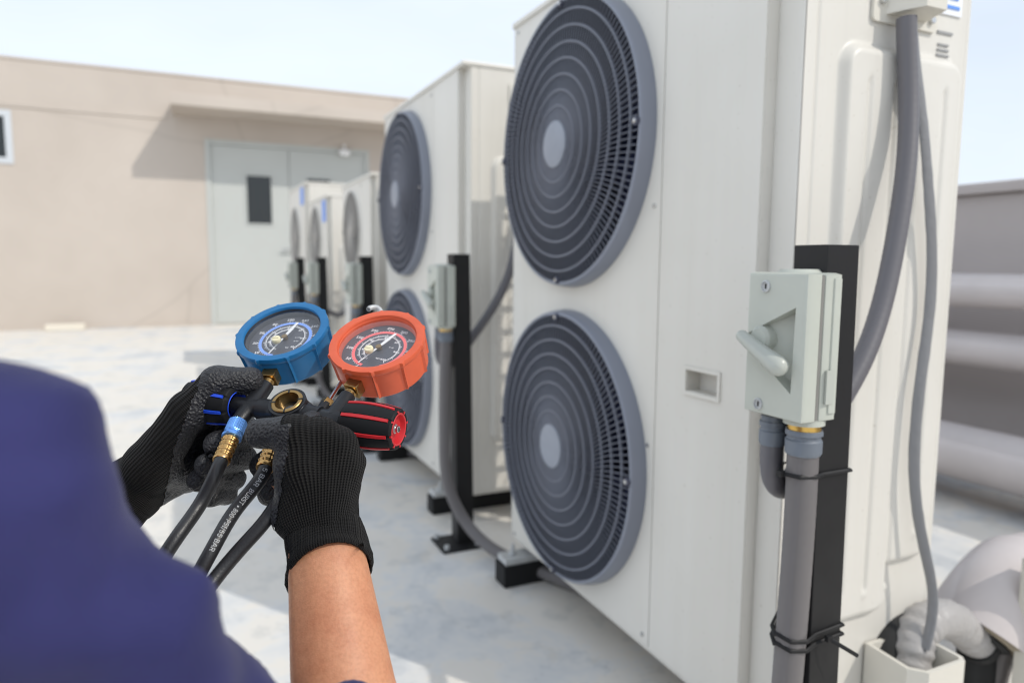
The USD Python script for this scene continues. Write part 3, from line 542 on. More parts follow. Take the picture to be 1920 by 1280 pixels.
WB, WT, WN = c2wv(GB), c2wv(GT), c2wv(GN); WO = c2w(GO)
G = thing('gauge_manifold', 'black two valve manifold with blue and orange gauges held in gloves', 'gauge set', mat=Gf.Matrix4d(*WB, 0, *WT, 0, *WN, 0, *WO, 1))
def loc2cam(p): p = np.asarray(p, float); return GO + p[..., 0:1] * GB + p[..., 1:2] * GT + p[..., 2:3] * GN
def w2loc(p): d = np.asarray(p, float) - WO; return np.stack([d @ WB, d @ WT, d @ WN], -1)
PB, LG, RG, GS = .0415, .0868, .0446, 1.10                             # port offset, gauge distance, gauge radius
def rz(a, c): T = trimesh.transformations.rotation_matrix(a, (0, 0, 1), (c[0], c[1], 0)); return T
def gauge(sx, splay, mcase, mring, blue):
    base = np.array([sx * PB, .028, 0]); T = rz(splay, base) @ trimesh.transformations.translation_matrix((sx * PB, LG, 0)) @ np.diag([GS, GS, GS, 1])
    NR = 10; ph = .31
    def ribs(r, h, w): return lambda th: r + h * np.clip(1 - np.abs(((th * NR / (2 * PI) + ph) % 1) - .5) * w, 0, 1) ** .8
    case = loft(polar([(.0, -.0145), (.030, -.0148), (ribs(.0372, .0010, 20), -.0145), (ribs(.0384, .0020, 18), -.0128), (ribs(.0390, .0021, 18), .0085), (ribs(.0392, .0020, 18), .0108), (ribs(.0402, .0013, 13), .0118), (ribs(.0406, .0015, 13), .0128), (ribs(.0406, .0015, 13), .0156), (ribs(.0401, .0013, 13), .0166), (.0355, .0168), (.0338, .0164), (.0334, .0152), (.0334, .0135)], 480))
    g = obj('gauge_case', xf(case, T), mcase, G, smooth=32, label=('blue' if blue else 'orange red') + ' ribbed rubber case of the ' + ('left' if blue else 'right') + ' gauge')
    obj('bezel', xf(loft(polar([(.0336, .0140), (.0330, .0142), (.0322, .0128), (.0318, .0072), (.0322, .0058)], 120)), T), m_bezel if blue else mcase, g, smooth=40)
    obj('dial', xf(loft(polar([(.0330, .0060), (.0329, .0062)], 96), cap=(False, True)), T), m_dial, g, smooth=False)
    z = .0063; D = -2.36 - .0                                   # scale starts lower left
    def ring_(r, w, a0, a1, zz, n=110):
        a = np.linspace(a0, a1, n); q = [np.stack([(r + s * w) * np.cos(a), (r + s * w) * np.sin(a), np.full(n, zz + h)], 1) for s, h in ((-1, -.0002), (-1, .00015), (1, .00015), (1, -.0002))]
        v = np.stack(q, 1).reshape(-1, 3); f = []
        for i in range(n - 1):
            for j in range(4): p, q_ = i * 4 + j, i * 4 + (j + 1) % 4; f += [(p, p + 4, q_ + 4), (p, q_ + 4, q_)]
        return trimesh.Trimesh(v, f, process=False)
    a0, a1 = -PI / 2 - .30, -PI / 2 - .30 - 5.35
    obj('scale_ring', xf(ring_(.0222, .0013, a0 + .12, a1 - .1, z), T), mring, g, smooth=False)
    tk = []
    def tick(a, r0, r1, w): m = bx(r0, r1, -w / 2, w / 2, z - .0002, z + .0001); m.apply_transform(trimesh.transformations.rotation_matrix(a, (0, 0, 1))); tk.append(m)
    for k in range(51): a = a0 + (a1 - a0) * k / 50; tick(a, .0232, .0253 if k % 5 == 0 else .0243, .0007 if k % 5 == 0 else .00045)
    for r0 in (.0170, .0128):
        for k in range(61):
            if r0 < .015 and k > 34: continue
            a = a0 - .15 + (a1 - a0 + .25) * k / 60; tick(a, r0, r0 + (.0023 if k % 5 == 0 else .0014), .00062 if k % 5 == 0 else .0004)
    def arc(r, b0, b1): tk.append(ring_(r, .00024, b0, b1, z, 60))
    arc(.0170, a0 - .15, a1 + .1); arc(.0128, a0 - .15, a0 - 3.0)
    rot0 = PI / 2 - .30 if blue else PI / 2 - .12
    for k in range(11):
        t = str((0, 10, 30, 50, 80, 100, 130, 160, 200, 230, 250)[k] if blue else (0, 50, 100, 150, 200, 250, 300, 350, 400, 450, 500)[k]); a = a0 + (a1 - a0) * k / 10
        m = meshkit.text_mesh(t, .0026, .0002, bold=True); m.apply_translation((-m.extents[0] / 2, -.00095, 0)); m.apply_transform(trimesh.transformations.translation_matrix((.0272 * math.cos(a), .0272 * math.sin(a), z))); tk.append(m)
    for k in range(0, 13, 2):
        a = a0 - .15 + (a1 - a0 + .25) * k / 12
        m = meshkit.text_mesh(str(-40 + 10 * k if blue else -20 + 10 * k), .0018, .0002, bold=True); m.apply_translation((-m.extents[0] / 2, -.0007, 0)); m.apply_transform(trimesh.transformations.translation_matrix((.0150 * math.cos(a), .0150 * math.sin(a), z))); tk.append(m)
    for t, x, y, h in ((('psi', -.002, -.0255, .0017), ('bar', .004, -.0125, .0015), ('R-22', .009, -.004, .0012), ('R-134a', .0085, .001, .0011)) if blue else (('psi', -.002, -.0255, .0017), ('kg/cm', .003, -.0115, .0014), ('R-22', .007, .004, .0012))):
        m = meshkit.text_mesh(t, h, .0002); m.apply_translation((x, y, z)); tk.append(m)
    obj('scale_print', xf(trimesh.util.concatenate(tk), T), m_dialwhite, g, smooth=False)
    ang = a0 + .02; nd = [np.array([r * math.cos(ang) - s * w * math.sin(ang), r * math.sin(ang) + s * w * math.cos(ang), .0088 + dz]) for r, w in ((.0235, .0004), (.004, .0008)) for s in (-1, 1) for dz in (0, .0004)]
    tl = [np.array([-r * math.cos(ang) - s * w * math.sin(ang), -r * math.sin(ang) + s * w * math.cos(ang), .0088 + dz]) for r, w in ((-.004, .0008), (.008, .0015)) for s in (-1, 1) for dz in (0, .0004)]
    tl2 = [np.array([-r * math.cos(ang) - s * w * math.sin(ang), -r * math.sin(ang) + s * w * math.cos(ang), .0088 + dz]) for r, w in ((.008, .0015), (.0205, .0011)) for s in (-1, 1) for dz in (0, .0004)]
    n_ = obj('needle', xf(trimesh.util.concatenate([trimesh.convex.convex_hull(np.array(q)) for q in (nd, tl, tl2)]), T), m_needle, g, smooth=False)
    obj('needle_hub', xf(cyl((0, 0, .0064), (0, 0, .0102), .0026, 24, bev=.0005), T), m_brass, g)
    pa = ang + .08; pc = (.0105 * math.cos(pa), .0105 * math.sin(pa))
    obj('adjuster', xf(trimesh.util.concatenate([cyl((pc[0], pc[1], .0118), (pc[0], pc[1], .0162), .0038, 28, bev=.0008), bx(pc[0] - .0028, pc[0] + .0028, pc[1] - .0005, pc[1] + .0005, .0160, .0167)]), T), m_pivot, g)
    obj('lens', xf(loft(polar([(.0334, .0126), (.0334, .0134), (.02, .0141), (.008, .0144)], 72), cap=(False, True)), T), m_dialglass, g, smooth=60)
    Tn = rz(splay, base)
    obj('square_nut', xf(bx(sx * PB - .0068, sx * PB + .0068, LG - RG - .0072, LG - RG + .0036, -.0068, .0068, .0009), Tn), m_brass, G)
    th = [(0, -.008), (.0048, -.008)] + [(.0048 + .0006 * (k % 2), -.008 + .0011 * k) for k in range(1, 9)] + [(0, .001)]
    obj('threaded_neck', xf(lathe(th, 28, (sx * PB, LG - RG - .0085, 0), (0, 1, 0)), Tn), m_brass, G)
gauge(-1, .19, m_bluecase, m_dialblue, True); gauge(1, -.11, m_redcase, m_dialred, False)
MM = manifold3d.Manifold
def man(t): return MM(manifold3d.Mesh(np.asarray(t.vertices, np.float32), np.asarray(t.faces, np.uint32)))
def mcyl(a, b, r, r2=None, seg=40): 
    a, b = np.asarray(a, float), np.asarray(b, float); m = MM.cylinder(float(np.linalg.norm(b - a)), r, r2 or r, seg); T = rot_to(b - a); T[:3, 3] = a
    return m.transform(T[:3, :4])
parts = [mcyl((-.056, 0, 0), (.056, 0, 0), .0082), mcyl((-.030, 0, 0), (.030, 0, 0), .0098, .0098), mcyl((0, .002, -.013), (0, .002, .0125), .0162, seg=56)]
for sx in (-1, 1):
    e = rz(.19 if sx < 0 else -.11, (sx * PB, .028)); end = e @ np.array([sx * PB, LG - RG - .013, 0, 1]); parts += [mcyl((sx * PB, .0, 0), end[:3], .0084, .0068), mcyl((sx * PB, 0, 0), (sx * PB, -.02, 0), .0078, .0066)]
parts += [mcyl((0, 0, 0), (0, -.022, 0), .0078, .0066), mcyl((.021, 0, -.006), (.021, .022, -.008), .0058), MM.hull(mcyl((-.024, 0, 0), (.024, 0, 0), .0085) + mcyl((0, .002, -.012), (0, .002, .008), .014))]
bd_ = MM.batch_boolean(parts, manifold3d.OpType.Add) - mcyl((0, .002, .001), (0, .002, .02), .0112, seg=48)
obj('manifold_body', bd_, m_body, G, smooth=42)
sg = [loft(polar([(.0112, .004), (.0132, .0120), (.0136, .0134), (.0128, .0140), (.0104, .0138), (.0098, .0120), (.0098, .003)], 72))]
s_ = obj('sight_glass_ring', xf(sg[0], trimesh.transformations.translation_matrix((0, .002, 0))), m_brass, G)
for k in range(4): a = k * PI / 2 + .35; obj('notch', xf(bx(.0098, .0138, -.0006, .0006, .0132, .01425), trimesh.transformations.translation_matrix((0, .002, 0)) @ trimesh.transformations.rotation_matrix(a, (0, 0, 1))), m_dark, s_, smooth=False)
obj('sight_glass', xf(loft(polar([(.0102, .0050), (.0098, .0060), (.004, .0063)], 40), cap=(False, True)), trimesh.transformations.translation_matrix((0, .002, 0))), m_dialglass, G, smooth=50)
obj('sight_disc', xf(loft(polar([(.0108, .0018), (.0060, .0021), (.0058, .0012)], 40), cap=(False, True)), trimesh.transformations.translation_matrix((0, .002, 0))), m_bezel, G)
obj('hook_nut', cyl((.021, .020, -.008), (.021, .0275, -.0085), .0062, 6, bev=.0008), m_brass, G, smooth=20)
hk = spline(np.vstack([np.linspace((.021, .026, -.0085), (.0085, .148, -.0215), 8), [(.0070, .163, -.0215), (.0045, .172, -.0195), (-.0005, .1755, -.0170), (-.0055, .173, -.0150), (-.0070, .168, -.0140)]]), 60)
obj('hook', [tube(hk, .0019, 14)], m_chrome, G, smooth=60)
obj('hook_cap', tube(hk[-9:], .0027, 14), m_zinc, G, smooth=60)
def knob(sx, mstripe):
    x0, x1 = .0555, .1035; Lk = x1 - x0; rad = lambda t: .0162 + .0036 * np.sin(PI * np.clip(.18 + .72 * t, 0, 1))
    ts = np.linspace(0, 1, 15); T = np.eye(4); T[:3, :3] = np.array([[0, 0, sx], [sx, 0, 0], [0, 1, 0]]); T[:3, 3] = (0, 0, 0)
    if np.linalg.det(T[:3, :3]) < 0: T[:3, 1] *= -1
    NS = 8
    def lob(r, dep=.0011): return lambda th: r - dep * np.clip(1 - np.abs(((th * NS / (2 * PI)) % 1) - .5) * 9, 0, 1) ** .3
    pr = [(.0118, x0 + .02), (.0120, x0 + .002), (.0135, x0 - .0012), (lob(float(rad(0)) - .001), x0)] + [(lob(float(rad(t))), x0 + .0012 + (Lk - .0024) * t) for t in ts] + [(lob(float(rad(1)) - .0012), x1), (.0142, x1 + .0002), (.0133, x1 - .0008)]
    k = obj('valve_knob', xf(loft(polar(pr, 240)), T), m_grip, G, smooth=35, label=('black and red' if sx > 0 else 'black and blue') + ' striped valve knob')
    for i in range(NS):
        a = (i + .5) / NS * 2 * PI; hw = .078; V = []
        for t in np.linspace(.03, .95, 12):
            for s, dr in ((-1, -.0012), (-1, .00035), (-.8, .0008), (.8, .0008), (1, .00035), (1, -.0012)): V.append(((rad(t) + dr) * math.cos(a + s * hw), (rad(t) + dr) * math.sin(a + s * hw), x0 + .0012 + (Lk - .0024) * t))
        obj('stripe', xf(loft(np.array(V).reshape(12, 6, 3), cap=(True, True)), T), mstripe, k, smooth=40)
        ae = a; obj('end_tab', xf(trimesh.convex.convex_hull(np.array([(r * math.cos(ae + d), r * math.sin(ae + d), zz) for r in (.0139, .0160) for d in (-.055, .055) for zz in (x1 - .003, x1 + .0006)])), T), mstripe, k)
    obj('end_disc', xf(loft(polar([(.0142, x1 - .0004), (.0132, x1 + .0004), (.0122, x1 - .0002), (.0112, x1 - .0040), (.006, x1 - .0046), (.0055, x1 - .004)], 60), cap=(False, True)), T), mstripe, k, smooth=35)
    obj('screw', xf(trimesh.util.concatenate([cyl((0, 0, x1 - .005), (0, 0, x1 - .0028), .0042, 24, bev=.0006), cyl((0, 0, x1 - .003), (0, 0, x1 + .0002), .0030, 20, bev=.0009)]), T), m_screw, k)
    obj('screw_slot', xf(trimesh.util.concatenate([bx(-.002, .002, -.0004, .0004, x1 - .0005, x1 + .0004), bx(-.0004, .0004, -.002, .002, x1 - .0005, x1 + .00045)]), T), m_bezel, k, smooth=False)
    obj('inner_collar', xf(loft(polar([(.0128, x0 - .001), (.0124, x0 - .0018), (.0118, x0 - .001), (.0118, x0 + .012)], 60)), T), mstripe, k)
knob(1, m_gripred); knob(-1, m_gripblue)
def diamond(r, n, h): return [(lambda th, i=i: r + .00035 * (np.abs(((th * n / (2 * PI)) + i * .5) % 1 - .5) * 2), h[0] + (h[1] - h[0]) * i / 12) for i in range(13)]
def hose(bx0, P, mnut, txt, ref):
    """Nut, brass ferrule and hose leaving the port at (bx0, -.02, 0) along -t."""
    T = np.eye(4); T[:3, :3] = np.array([[1, 0, 0], [0, 0, -1], [0, 1, 0]]); T[:3, 3] = (bx0, -.018, 0); hd = np.array([math.sin(.26), -math.cos(.26), 0.0]); T = rz(.26, (bx0, -.018)) @ T
    nut = loft(polar([(.0066, 0), (.0072, .0005)] + diamond(.0078, 34, (.001, .0125)) + [(.0076, .0135), (.0072, .0145), (.0076, .0155), (.0084, .0165), (.0085, .0180), (.0078, .0192), (.0055, .0195)], 170))
    obj('hose_nut', xf(nut, T), mnut, G, smooth=25)
    fr = [(.0055, .019)]
    for k in range(4): z = .020 + k * .0052; fr += [(.0064, z), (.0071, z + .0007), (.0072, z + .0022), (.0066, z + .0031), (.0061, z + .0040), (.0063, z + .0048)]
    fr += [(.0072, .0412), (.0073, .0435), (.0068, .0445), (.0056, .0446)]
    obj('ferrule', xf(loft(polar([((lambda th, r=r: r - .0004 * (np.abs(np.sin(4 * th)) < .35)) if .019 < z < .041 else r, z) for r, z in fr], 96)), T), m_ferrule, G, smooth=45)
    st = np.array([bx0, -.018, 0]) + np.outer([.040, .052], hd); C = spline(np.vstack([st, w2loc(P)]), 140)
    h = obj('hose', tube(C, .0056, 24), m_hose, G, smooth=60)
    if txt:
        m = meshkit.text_mesh(txt, .0036, .0004, bold=False); v = m.vertices.copy(); L = np.r_[0, np.cumsum(np.linalg.norm(np.diff(C, axis=0), axis=1))]
        T_, U, V = frames(C); s = v[:, 0] * .92 + .0075; Pc = np.stack([np.interp(s, L, C[:, i]) for i in range(3)], 1); Tt = np.stack([np.interp(s, L, T_[:, i]) for i in range(3)], 1); Tt /= np.linalg.norm(Tt, axis=1, keepdims=True)
        n = np.asarray(ref) - Tt * (Tt @ np.asarray(ref))[:, None]; n /= np.linalg.norm(n, axis=1, keepdims=True); sd = np.cross(n, Tt)
        a = (v[:, 1] - .0018) / .0056; rr = .0056 + v[:, 2] - .0002
        m.vertices = Pc + rr[:, None] * (np.cos(a)[:, None] * n + np.sin(a)[:, None] * sd)
        obj('hose_print', m, m_hosetext, h, smooth=False)
tocam = w2loc(CP[None])[0]; tocam = tocam / np.linalg.norm(tocam)
hose(-PB, np.array([at(378, 940, .568), at(338, 998, .548), at(285, 1080, .53), at(230, 1200, .50), at(200, 1400, .50), at(260, 1800, .55), at(330, 2200, .62)]), m_bluealu, None, tocam)
hose(0.0, np.array([at(446, 950, .556), at(402, 1022, .535), at(352, 1115, .52), at(300, 1240, .50), at(280, 1420, .51), at(330, 1800, .57), at(400, 2200, .66)]), m_ferrule, '5 BAR  BURST \u2022 800  PSI/55 BAR', tocam)
hose(PB, np.array([at(556, 900, .560), at(514, 952, .556), at(462, 1016, .545), at(404, 1084, .53), at(350, 1170, .505), at(330, 1420, .52), at(400, 1800, .60), at(480, 2200, .68)]), m_ferrule, None, tocam)

# ------------------------------------------------------------------ the person
m_skin = usdkit.material(stage, L_ + 'tanned_skin', {'g': ('geometry', {}), 'n': ('noise_texture', {'scale': 32, 'detail': 5, 'roughness': .6}), 'r': ('rgb_ramp', {'ramp': [(.3, (.48, .195, .10)), (.5, (.55, .25, .135)), (.7, (.60, .29, .16))]}), 'n3': ('noise_texture', {'scale': 420, 'detail': 4}), 'r3': ('rgb_ramp', {'ramp': [(.35, (.86, .82, .80)), (.6, (1, 1, 1))]}), 'mx': ('mix_color', {'blend_type': 'multiply', 'fac': .8}),
    'v': ('voronoi_texture', {'scale': 620, 'feature': 'distance_to_edge'}), 'b': ('bump', {'strength': .35, 'distance': .0005}), 'n4': ('noise_texture', {'scale': 90, 'detail': 3}), 'b2': ('bump', {'strength': .25, 'distance': .002}),
    'p': ('principled_bsdf', {'roughness': .47, 'subsurface_weight': .2, 'subsurface_scale': .003, 'subsurface_radius': (1, .35, .2), 'specular_ior_level': .45})}, [('g.position', 'n.vector'), ('n.fac', 'r.fac'), ('g.position', 'n3.vector'), ('n3.fac', 'r3.fac'), ('r.color', 'mx.a'), ('r3.color', 'mx.b'), ('mx.result', 'p.base_color'), ('g.position', 'v.vector'), ('v.distance', 'b.height'), ('g.position', 'n4.vector'), ('n4.fac', 'b2.height'), ('b2.normal', 'b.normal'), ('b.normal', 'p.normal')], surface='p.BSDF')
m_knit = usdkit.material(stage, L_ + 'black_knit', {'tc': ('texture_coordinate', {}), 'sx': ('separate_xyz', {}), 'n': ('noise_texture', {'scale': 30, 'detail': 2}), 'g': ('geometry', {}),
    'ku': ('math', {'math_type': 'multiply', 'value2': 2 * PI / .0017}), 'kv': ('math', {'math_type': 'multiply', 'value2': 2 * PI / .0020}), 'su': ('math', {'math_type': 'sine'}), 'sv': ('math', {'math_type': 'sine'}),
    'pr': ('math', {'math_type': 'multiply_add', 'value2': .55}), 'b': ('bump', {'strength': .9, 'distance': .0007}), 'mr': ('map_range', {'from_min': -1.2, 'from_max': 1.4, 'to_min': 0, 'to_max': 1, 'clamp': True}), 'r': ('rgb_ramp', {'ramp': [(.1, (.0025, .0024, .0024)), (.9, (.0125, .0115, .011))]}),
    'p': ('principled_bsdf', {'roughness': .75, 'specular_ior_level': .2, 'sheen_weight': .03, 'sheen_roughness': .5})},
    [('tc.UV', 'sx.vector'), ('sx.x', 'ku.value1'), ('sx.y', 'kv.value1'), ('ku.value', 'su.value1'), ('kv.value', 'sv.value1'), ('su.value', 'pr.value1'), ('sv.value', 'pr.value3'), ('pr.value', 'b.height'), ('b.normal', 'p.normal'), ('pr.value', 'mr.value'), ('mr.result', 'r.fac'), ('r.color', 'p.base_color')], surface='p.BSDF')
m_latex = usdkit.material(stage, L_ + 'crinkled_black_latex', {'g': ('geometry', {}), 'v': ('voronoi_texture', {'scale': 430, 'feature': 'smooth_f1', 'smoothness': .5}), 'n': ('noise_texture', {'scale': 330, 'detail': 4}), 'a': ('math', {'math_type': 'add'}), 'b': ('bump', {'strength': .9, 'distance': .0016}), 'p': ('principled_bsdf', {'base_color': (.022, .022, .0245), 'roughness': .46, 'specular_ior_level': .45})},
    [('g.position', 'v.vector'), ('g.position', 'n.vector'), ('v.distance', 'a.value1'), ('n.fac', 'a.value2'), ('a.value', 'b.height'), ('b.normal', 'p.normal')], surface='p.BSDF')
m_navy = usdkit.material(stage, L_ + 'navy_work_cotton', {'g': ('geometry', {}), 'n': ('noise_texture', {'scale': 14, 'detail': 5}), 'r': ('rgb_ramp', {'ramp': [(.3, (.017, .018, .074)), (.7, (.030, .030, .115))]}), 'n2': ('noise_texture', {'scale': 700, 'detail': 3}), 'b': ('bump', {'strength': .4, 'distance': .001}), 'p': ('principled_bsdf', {'roughness': .85, 'specular_ior_level': .25, 'sheen_weight': .12, 'sheen_roughness': .4})},
    [('g.position', 'n.vector'), ('n.fac', 'r.fac'), ('r.color', 'p.base_color'), ('g.position', 'n2.vector'), ('n2.fac', 'b.height'), ('b.normal', 'p.normal')], surface='p.BSDF')
m_trouser = M('dark_work_trousers', (.03, .032, .07), .85, var=(12, .2))
m_shoe = M('black_shoe_leather', (.02, .02, .02), .5)
m_hair = M('black_hair', (.012, .010, .009), .5, bump=(180, .6))
K = lambda px, py, d: np.array([(px - 960) / FPX * d, (py - 640) / FPX * d, d])
# joints in the eye's frame (right, down, forward), metres
rW, rE, rS = K(608, 990, .566), K(700, 1740, .432), K(0, 970, .262)
lW, lE, lS = K(238, 922, .645), np.array([-.540, .325, .545]), np.array([-.520, .080, .432])
def smin(a, b, k): q = np.clip(.5 + .5 * (a - b) / k, 0, 1); return a * (1 - q) + b * q - k * q * (1 - q)
def hand_right(g):
    """Limbs of the right hand, back towards the eye; g thickens them into a glove."""
    W = K(604, 985, .564); IM, MMc, RM, PM = K(566, 822, .552), K(600, 818, .556), K(634, 834, .560), K(652, 868, .566)
    TC = K(560, 962, .560); TM = K(556, 872, .546); TI = K(553, 808, .543); TT = K(488, 812, .552)
    L = [(W, IM, .0225, .0138), (W, MMc, .0228, .0140), (W, RM, .0225, .0136), (W, PM, .0218, .0128), (W, TC, .0215, .0180), (TC, TM, .0180, .0136), (TM, TI, .0132, .0108), (TI, TT, .0108, .0100), (TC, IM, .0155, .013), (TM, K(578, 900, .556), .0135, .016)]
    F_ = [((IM, K(585, 800, .600), K(545, 838, .640), K(492, 872, .640)), .0115), ((MMc, K(615, 825, .604), K(560, 872, .640), K(500, 900, .635)), .0118), ((RM, K(640, 850, .606), K(575, 905, .640), K(508, 925, .630)), .0112), ((PM, K(650, 890, .606), K(595, 930, .632), K(538, 945, .625)), .0100)]
    for (a, b, c, d), r in F_: L += [(a, b, r + .0015, r), (b, c, r, r - .0008), (c, d, r - .0008, r - .0016)]
    return [(a, b, ra + g, rb + g) for a, b, ra, rb in L]
def hand_field(Q, L): return smin(field(Q, L[:-12], .0065), field(Q, L[-12:], .0016), .0045)
def hand_left(g):
    W = lW; IM, MMc, RM, PM = K(388, 778, .705), K(380, 815, .712), K(368, 850, .712), K(352, 885, .705)
    TC = K(282, 872, .632); TM = K(352, 772, .628); TI = K(408, 716, .632); TT = K(468, 713, .640)
    L = [(W, IM, .024, .016), (W, MMc, .0245, .016), (W, RM, .0245, .0155), (W, PM, .024, .015), (W, TC, .024, .020), (TC, TM, .0205, .0150), (TM, TI, .0150, .0118), (TI, TT, .0118, .0105), (TM, IM, .015, .015), (TC, RM, .018, .018), (TC, PM, .018, .017)]
    F_ = [((IM, K(440, 772, .715), K(466, 812, .668), K(404, 833, .622)), .0104), ((MMc, K(434, 820, .720), K(458, 858, .668), K(388, 871, .620)), .0106), ((RM, K(422, 864, .715), K(438, 897, .668), K(372, 901, .626)), .0100), ((PM, K(408, 902, .700), K(424, 925, .665), K(394, 930, .640)), .0092)]
    for (a, b, c, d), r in F_: L += [(a, b, r + .0015, r), (b, c, r, r - .0006), (c, d, r - .0006, r - .0012)]
    return [(a, b, ra + g, rb + g) for a, b, ra, rb in L]
P = thing('person', 'person in navy shirt and black gloves crouching and holding the gauge set', 'person', at(-160, 640, .6) * [1, 1, 0])
base_ = np.array(at(-160, 640, .6)) * [1, 1, 0]
def put(name, m, mat, parent=P, cam=True, **kw):
    m = m.copy()
    if cam: m.vertices = c2w(np.asarray(m.vertices))
    m.vertices = np.asarray(m.vertices) - base_; return obj(name, m, mat, parent, **kw)
def w2c(p): d = np.asarray(p, float) - CP; return np.array([d @ CR, -(d @ CU), d @ CF])
# trunk and legs: kneeling on both knees, facing the units
face = np.array([.763, .646, 0]); side = np.array([.646, -.763, 0])
shR, shL = c2w(rS), c2w(lS); mid = (shR + shL) / 2
hip = np.array([mid[0], mid[1], 0]) - face * .16 + [0, 0, .27]
hR, hL = hip + side * .10, hip - side * .10; kR, kL = hR + face * .40 + side * .05, hL + face * .40 - side * .05; kR[2] = kL[2] = .075
aR, aL = kR - face * .38 - side * .02, kL - face * .38 + side * .02; aR[2] = aL[2] = .06
neck = mid + [0, 0, .05] - face * .01; head = neck + [0, 0, .155] + face * .0 - side * .12
chest = mid * .6 + hip * .4 + [0, 0, .04]
def wl(*L): return [(w2c(a), w2c(b), ra, rb) for a, b, ra, rb in L]
trunk = wl((neck, chest, .075, .125), (chest + side * .06, hip + side * .04, .115, .13), (chest - side * .06, hip - side * .04, .115, .13), (shR - side * .02, mid, .036, .072), (shL + side * .02, mid, .058, .075))
legs = wl((hR, kR, .085, .062), (hL, kL, .085, .062), (kR, aR, .058, .040), (kL, aL, .058, .040), (aR, aR - face * .16 - [0, 0, .015], .036, .026), (aL, aL - face * .16 - [0, 0, .015], .036, .026))
nose = head + face * .105 - [0, 0, .02]
headL = wl((head + [0, 0, .03], head - [0, 0, .01] + face * .02, .092, .085), (head + face * .03 - [0, 0, .03], head + face * .055 - [0, 0, .085], .07, .045), (head - [0, 0, .06], neck - [0, 0, .02], .055, .058), (nose + [0, 0, .025], nose + face * .010 - [0, 0, .012], .010, .014), (head + face * .088 - [0, 0, .062] + side * .014, head + face * .088 - [0, 0, .062] - side * .014, .010, .010))
for s in (1, -1): headL += wl((head + side * s * .088 + [0, 0, .0] - face * .01, head + side * s * .095 - [0, 0, .03], .016, .011))
armR = [(rS, rE, .027, .036), (rE, rE * .60 + rW * .40, .0385, .0388), (rE * .60 + rW * .40, rW, .0385, .0268)]
armL = [(lS, lE, .050, .040), (lE, lE * .6 + lW * .4, .040, .039), (lE * .6 + lW * .4, lW, .039, .028)]
flat = lambda L, d: [(a, b, ra - d, rb - d) for a, b, ra, rb in L]
body_l = [(a, b, ra - .010, rb - .010) for a, b, ra, rb in trunk + legs] + headL + flat(armR, 0) + flat(armL, 0)

def project(m, f, n=3):
    for _ in range(n):
        V = np.asarray(m.vertices); e = 4e-4; d = f(V); g = np.stack([(f(V + e * np.eye(3)[i]) - f(V - e * np.eye(3)[i])) / (2 * e) for i in range(3)], 1)
        m.vertices = V - np.clip(d, -.004, .004)[:, None] * g / np.maximum((g * g).sum(1), .2)[:, None]
    return m
def body_f(Q): return smin(smin(field(Q, body_l, .03), hand_field(Q, hRb), .008), hand_field(Q, hLb), .008)
body_c = [(a, b, ra - .010, rb - .010) for a, b, ra, rb in trunk + legs] + headL
hRb, hLb = hand_right(-.0040), hand_left(-.0045)
def man2(m): return manifold3d.Manifold(manifold3d.Mesh(np.asarray(m.vertices, np.float32), np.asarray(m.faces, np.uint32)))
arm_meshes = []
for arm, hb in ((armR, hRb), (armL, hLb)):
    w0, w1 = arm[2][1], arm[2][0]; of = np.array([-.0185, -.004, -.012]); ten = [(w0 + of, w1 * .7 + w0 * .3 + of * 1.22, .0062, .0075), (w0 + of * [-.35, 1, 1.35], w1 * .6 + w0 * .4 + of * [-.35, 1, 1.6], .0058, .007)]
    f_ = lambda Q: smin(smin(field(Q, arm, .010), field(Q, ten, .004), .007), hand_field(Q, hb), .002)
    am = skin(f_, *bounds_of(arm + hb, .01), .0036); gl_ = hand_right(0) if hb is hRb else hand_left(0); W_, ax_ = arm[2][1], arm[2][1] - arm[2][0]; ax_ = ax_ / np.linalg.norm(ax_); gl_ = [(W_, W_ - ax_ * .03, .0270, .0276)] + gl_
    V_ = np.array(am.vertices); gf = lambda Q: hand_field(Q, gl_)
    for _ in range(6):                                       # skin stays inside the glove
        d_ = gf(V_); k_ = ((V_ - W_) @ ax_ > -.018) & (d_ > -.0024)
        if not k_.any(): break
        G_ = np.stack([(gf(V_[k_] + 5e-4 * np.eye(3)[i]) - gf(V_[k_] - 5e-4 * np.eye(3)[i])) / 1e-3 for i in range(3)], 1); V_[k_] -= (d_[k_] + .0028)[:, None] * G_ / np.maximum((G_ * G_).sum(1), .3)[:, None]
    am.vertices = V_; arm_meshes.append(am)
bm = skin(lambda Q: field(Q, body_c, .03), *bounds_of(body_c, .02), .0115)
try:
    un = man2(bm) + man2(arm_meshes[0]) + man2(arm_meshes[1]); tm = un.to_mesh()
    assert un.num_tri() > 30000
    bm = trimesh.Trimesh(tm.vert_properties[:, :3], tm.tri_verts, process=False)
except Exception: bm = trimesh.util.concatenate([bm] + arm_meshes)
put('body', bm, m_skin, smooth=True)
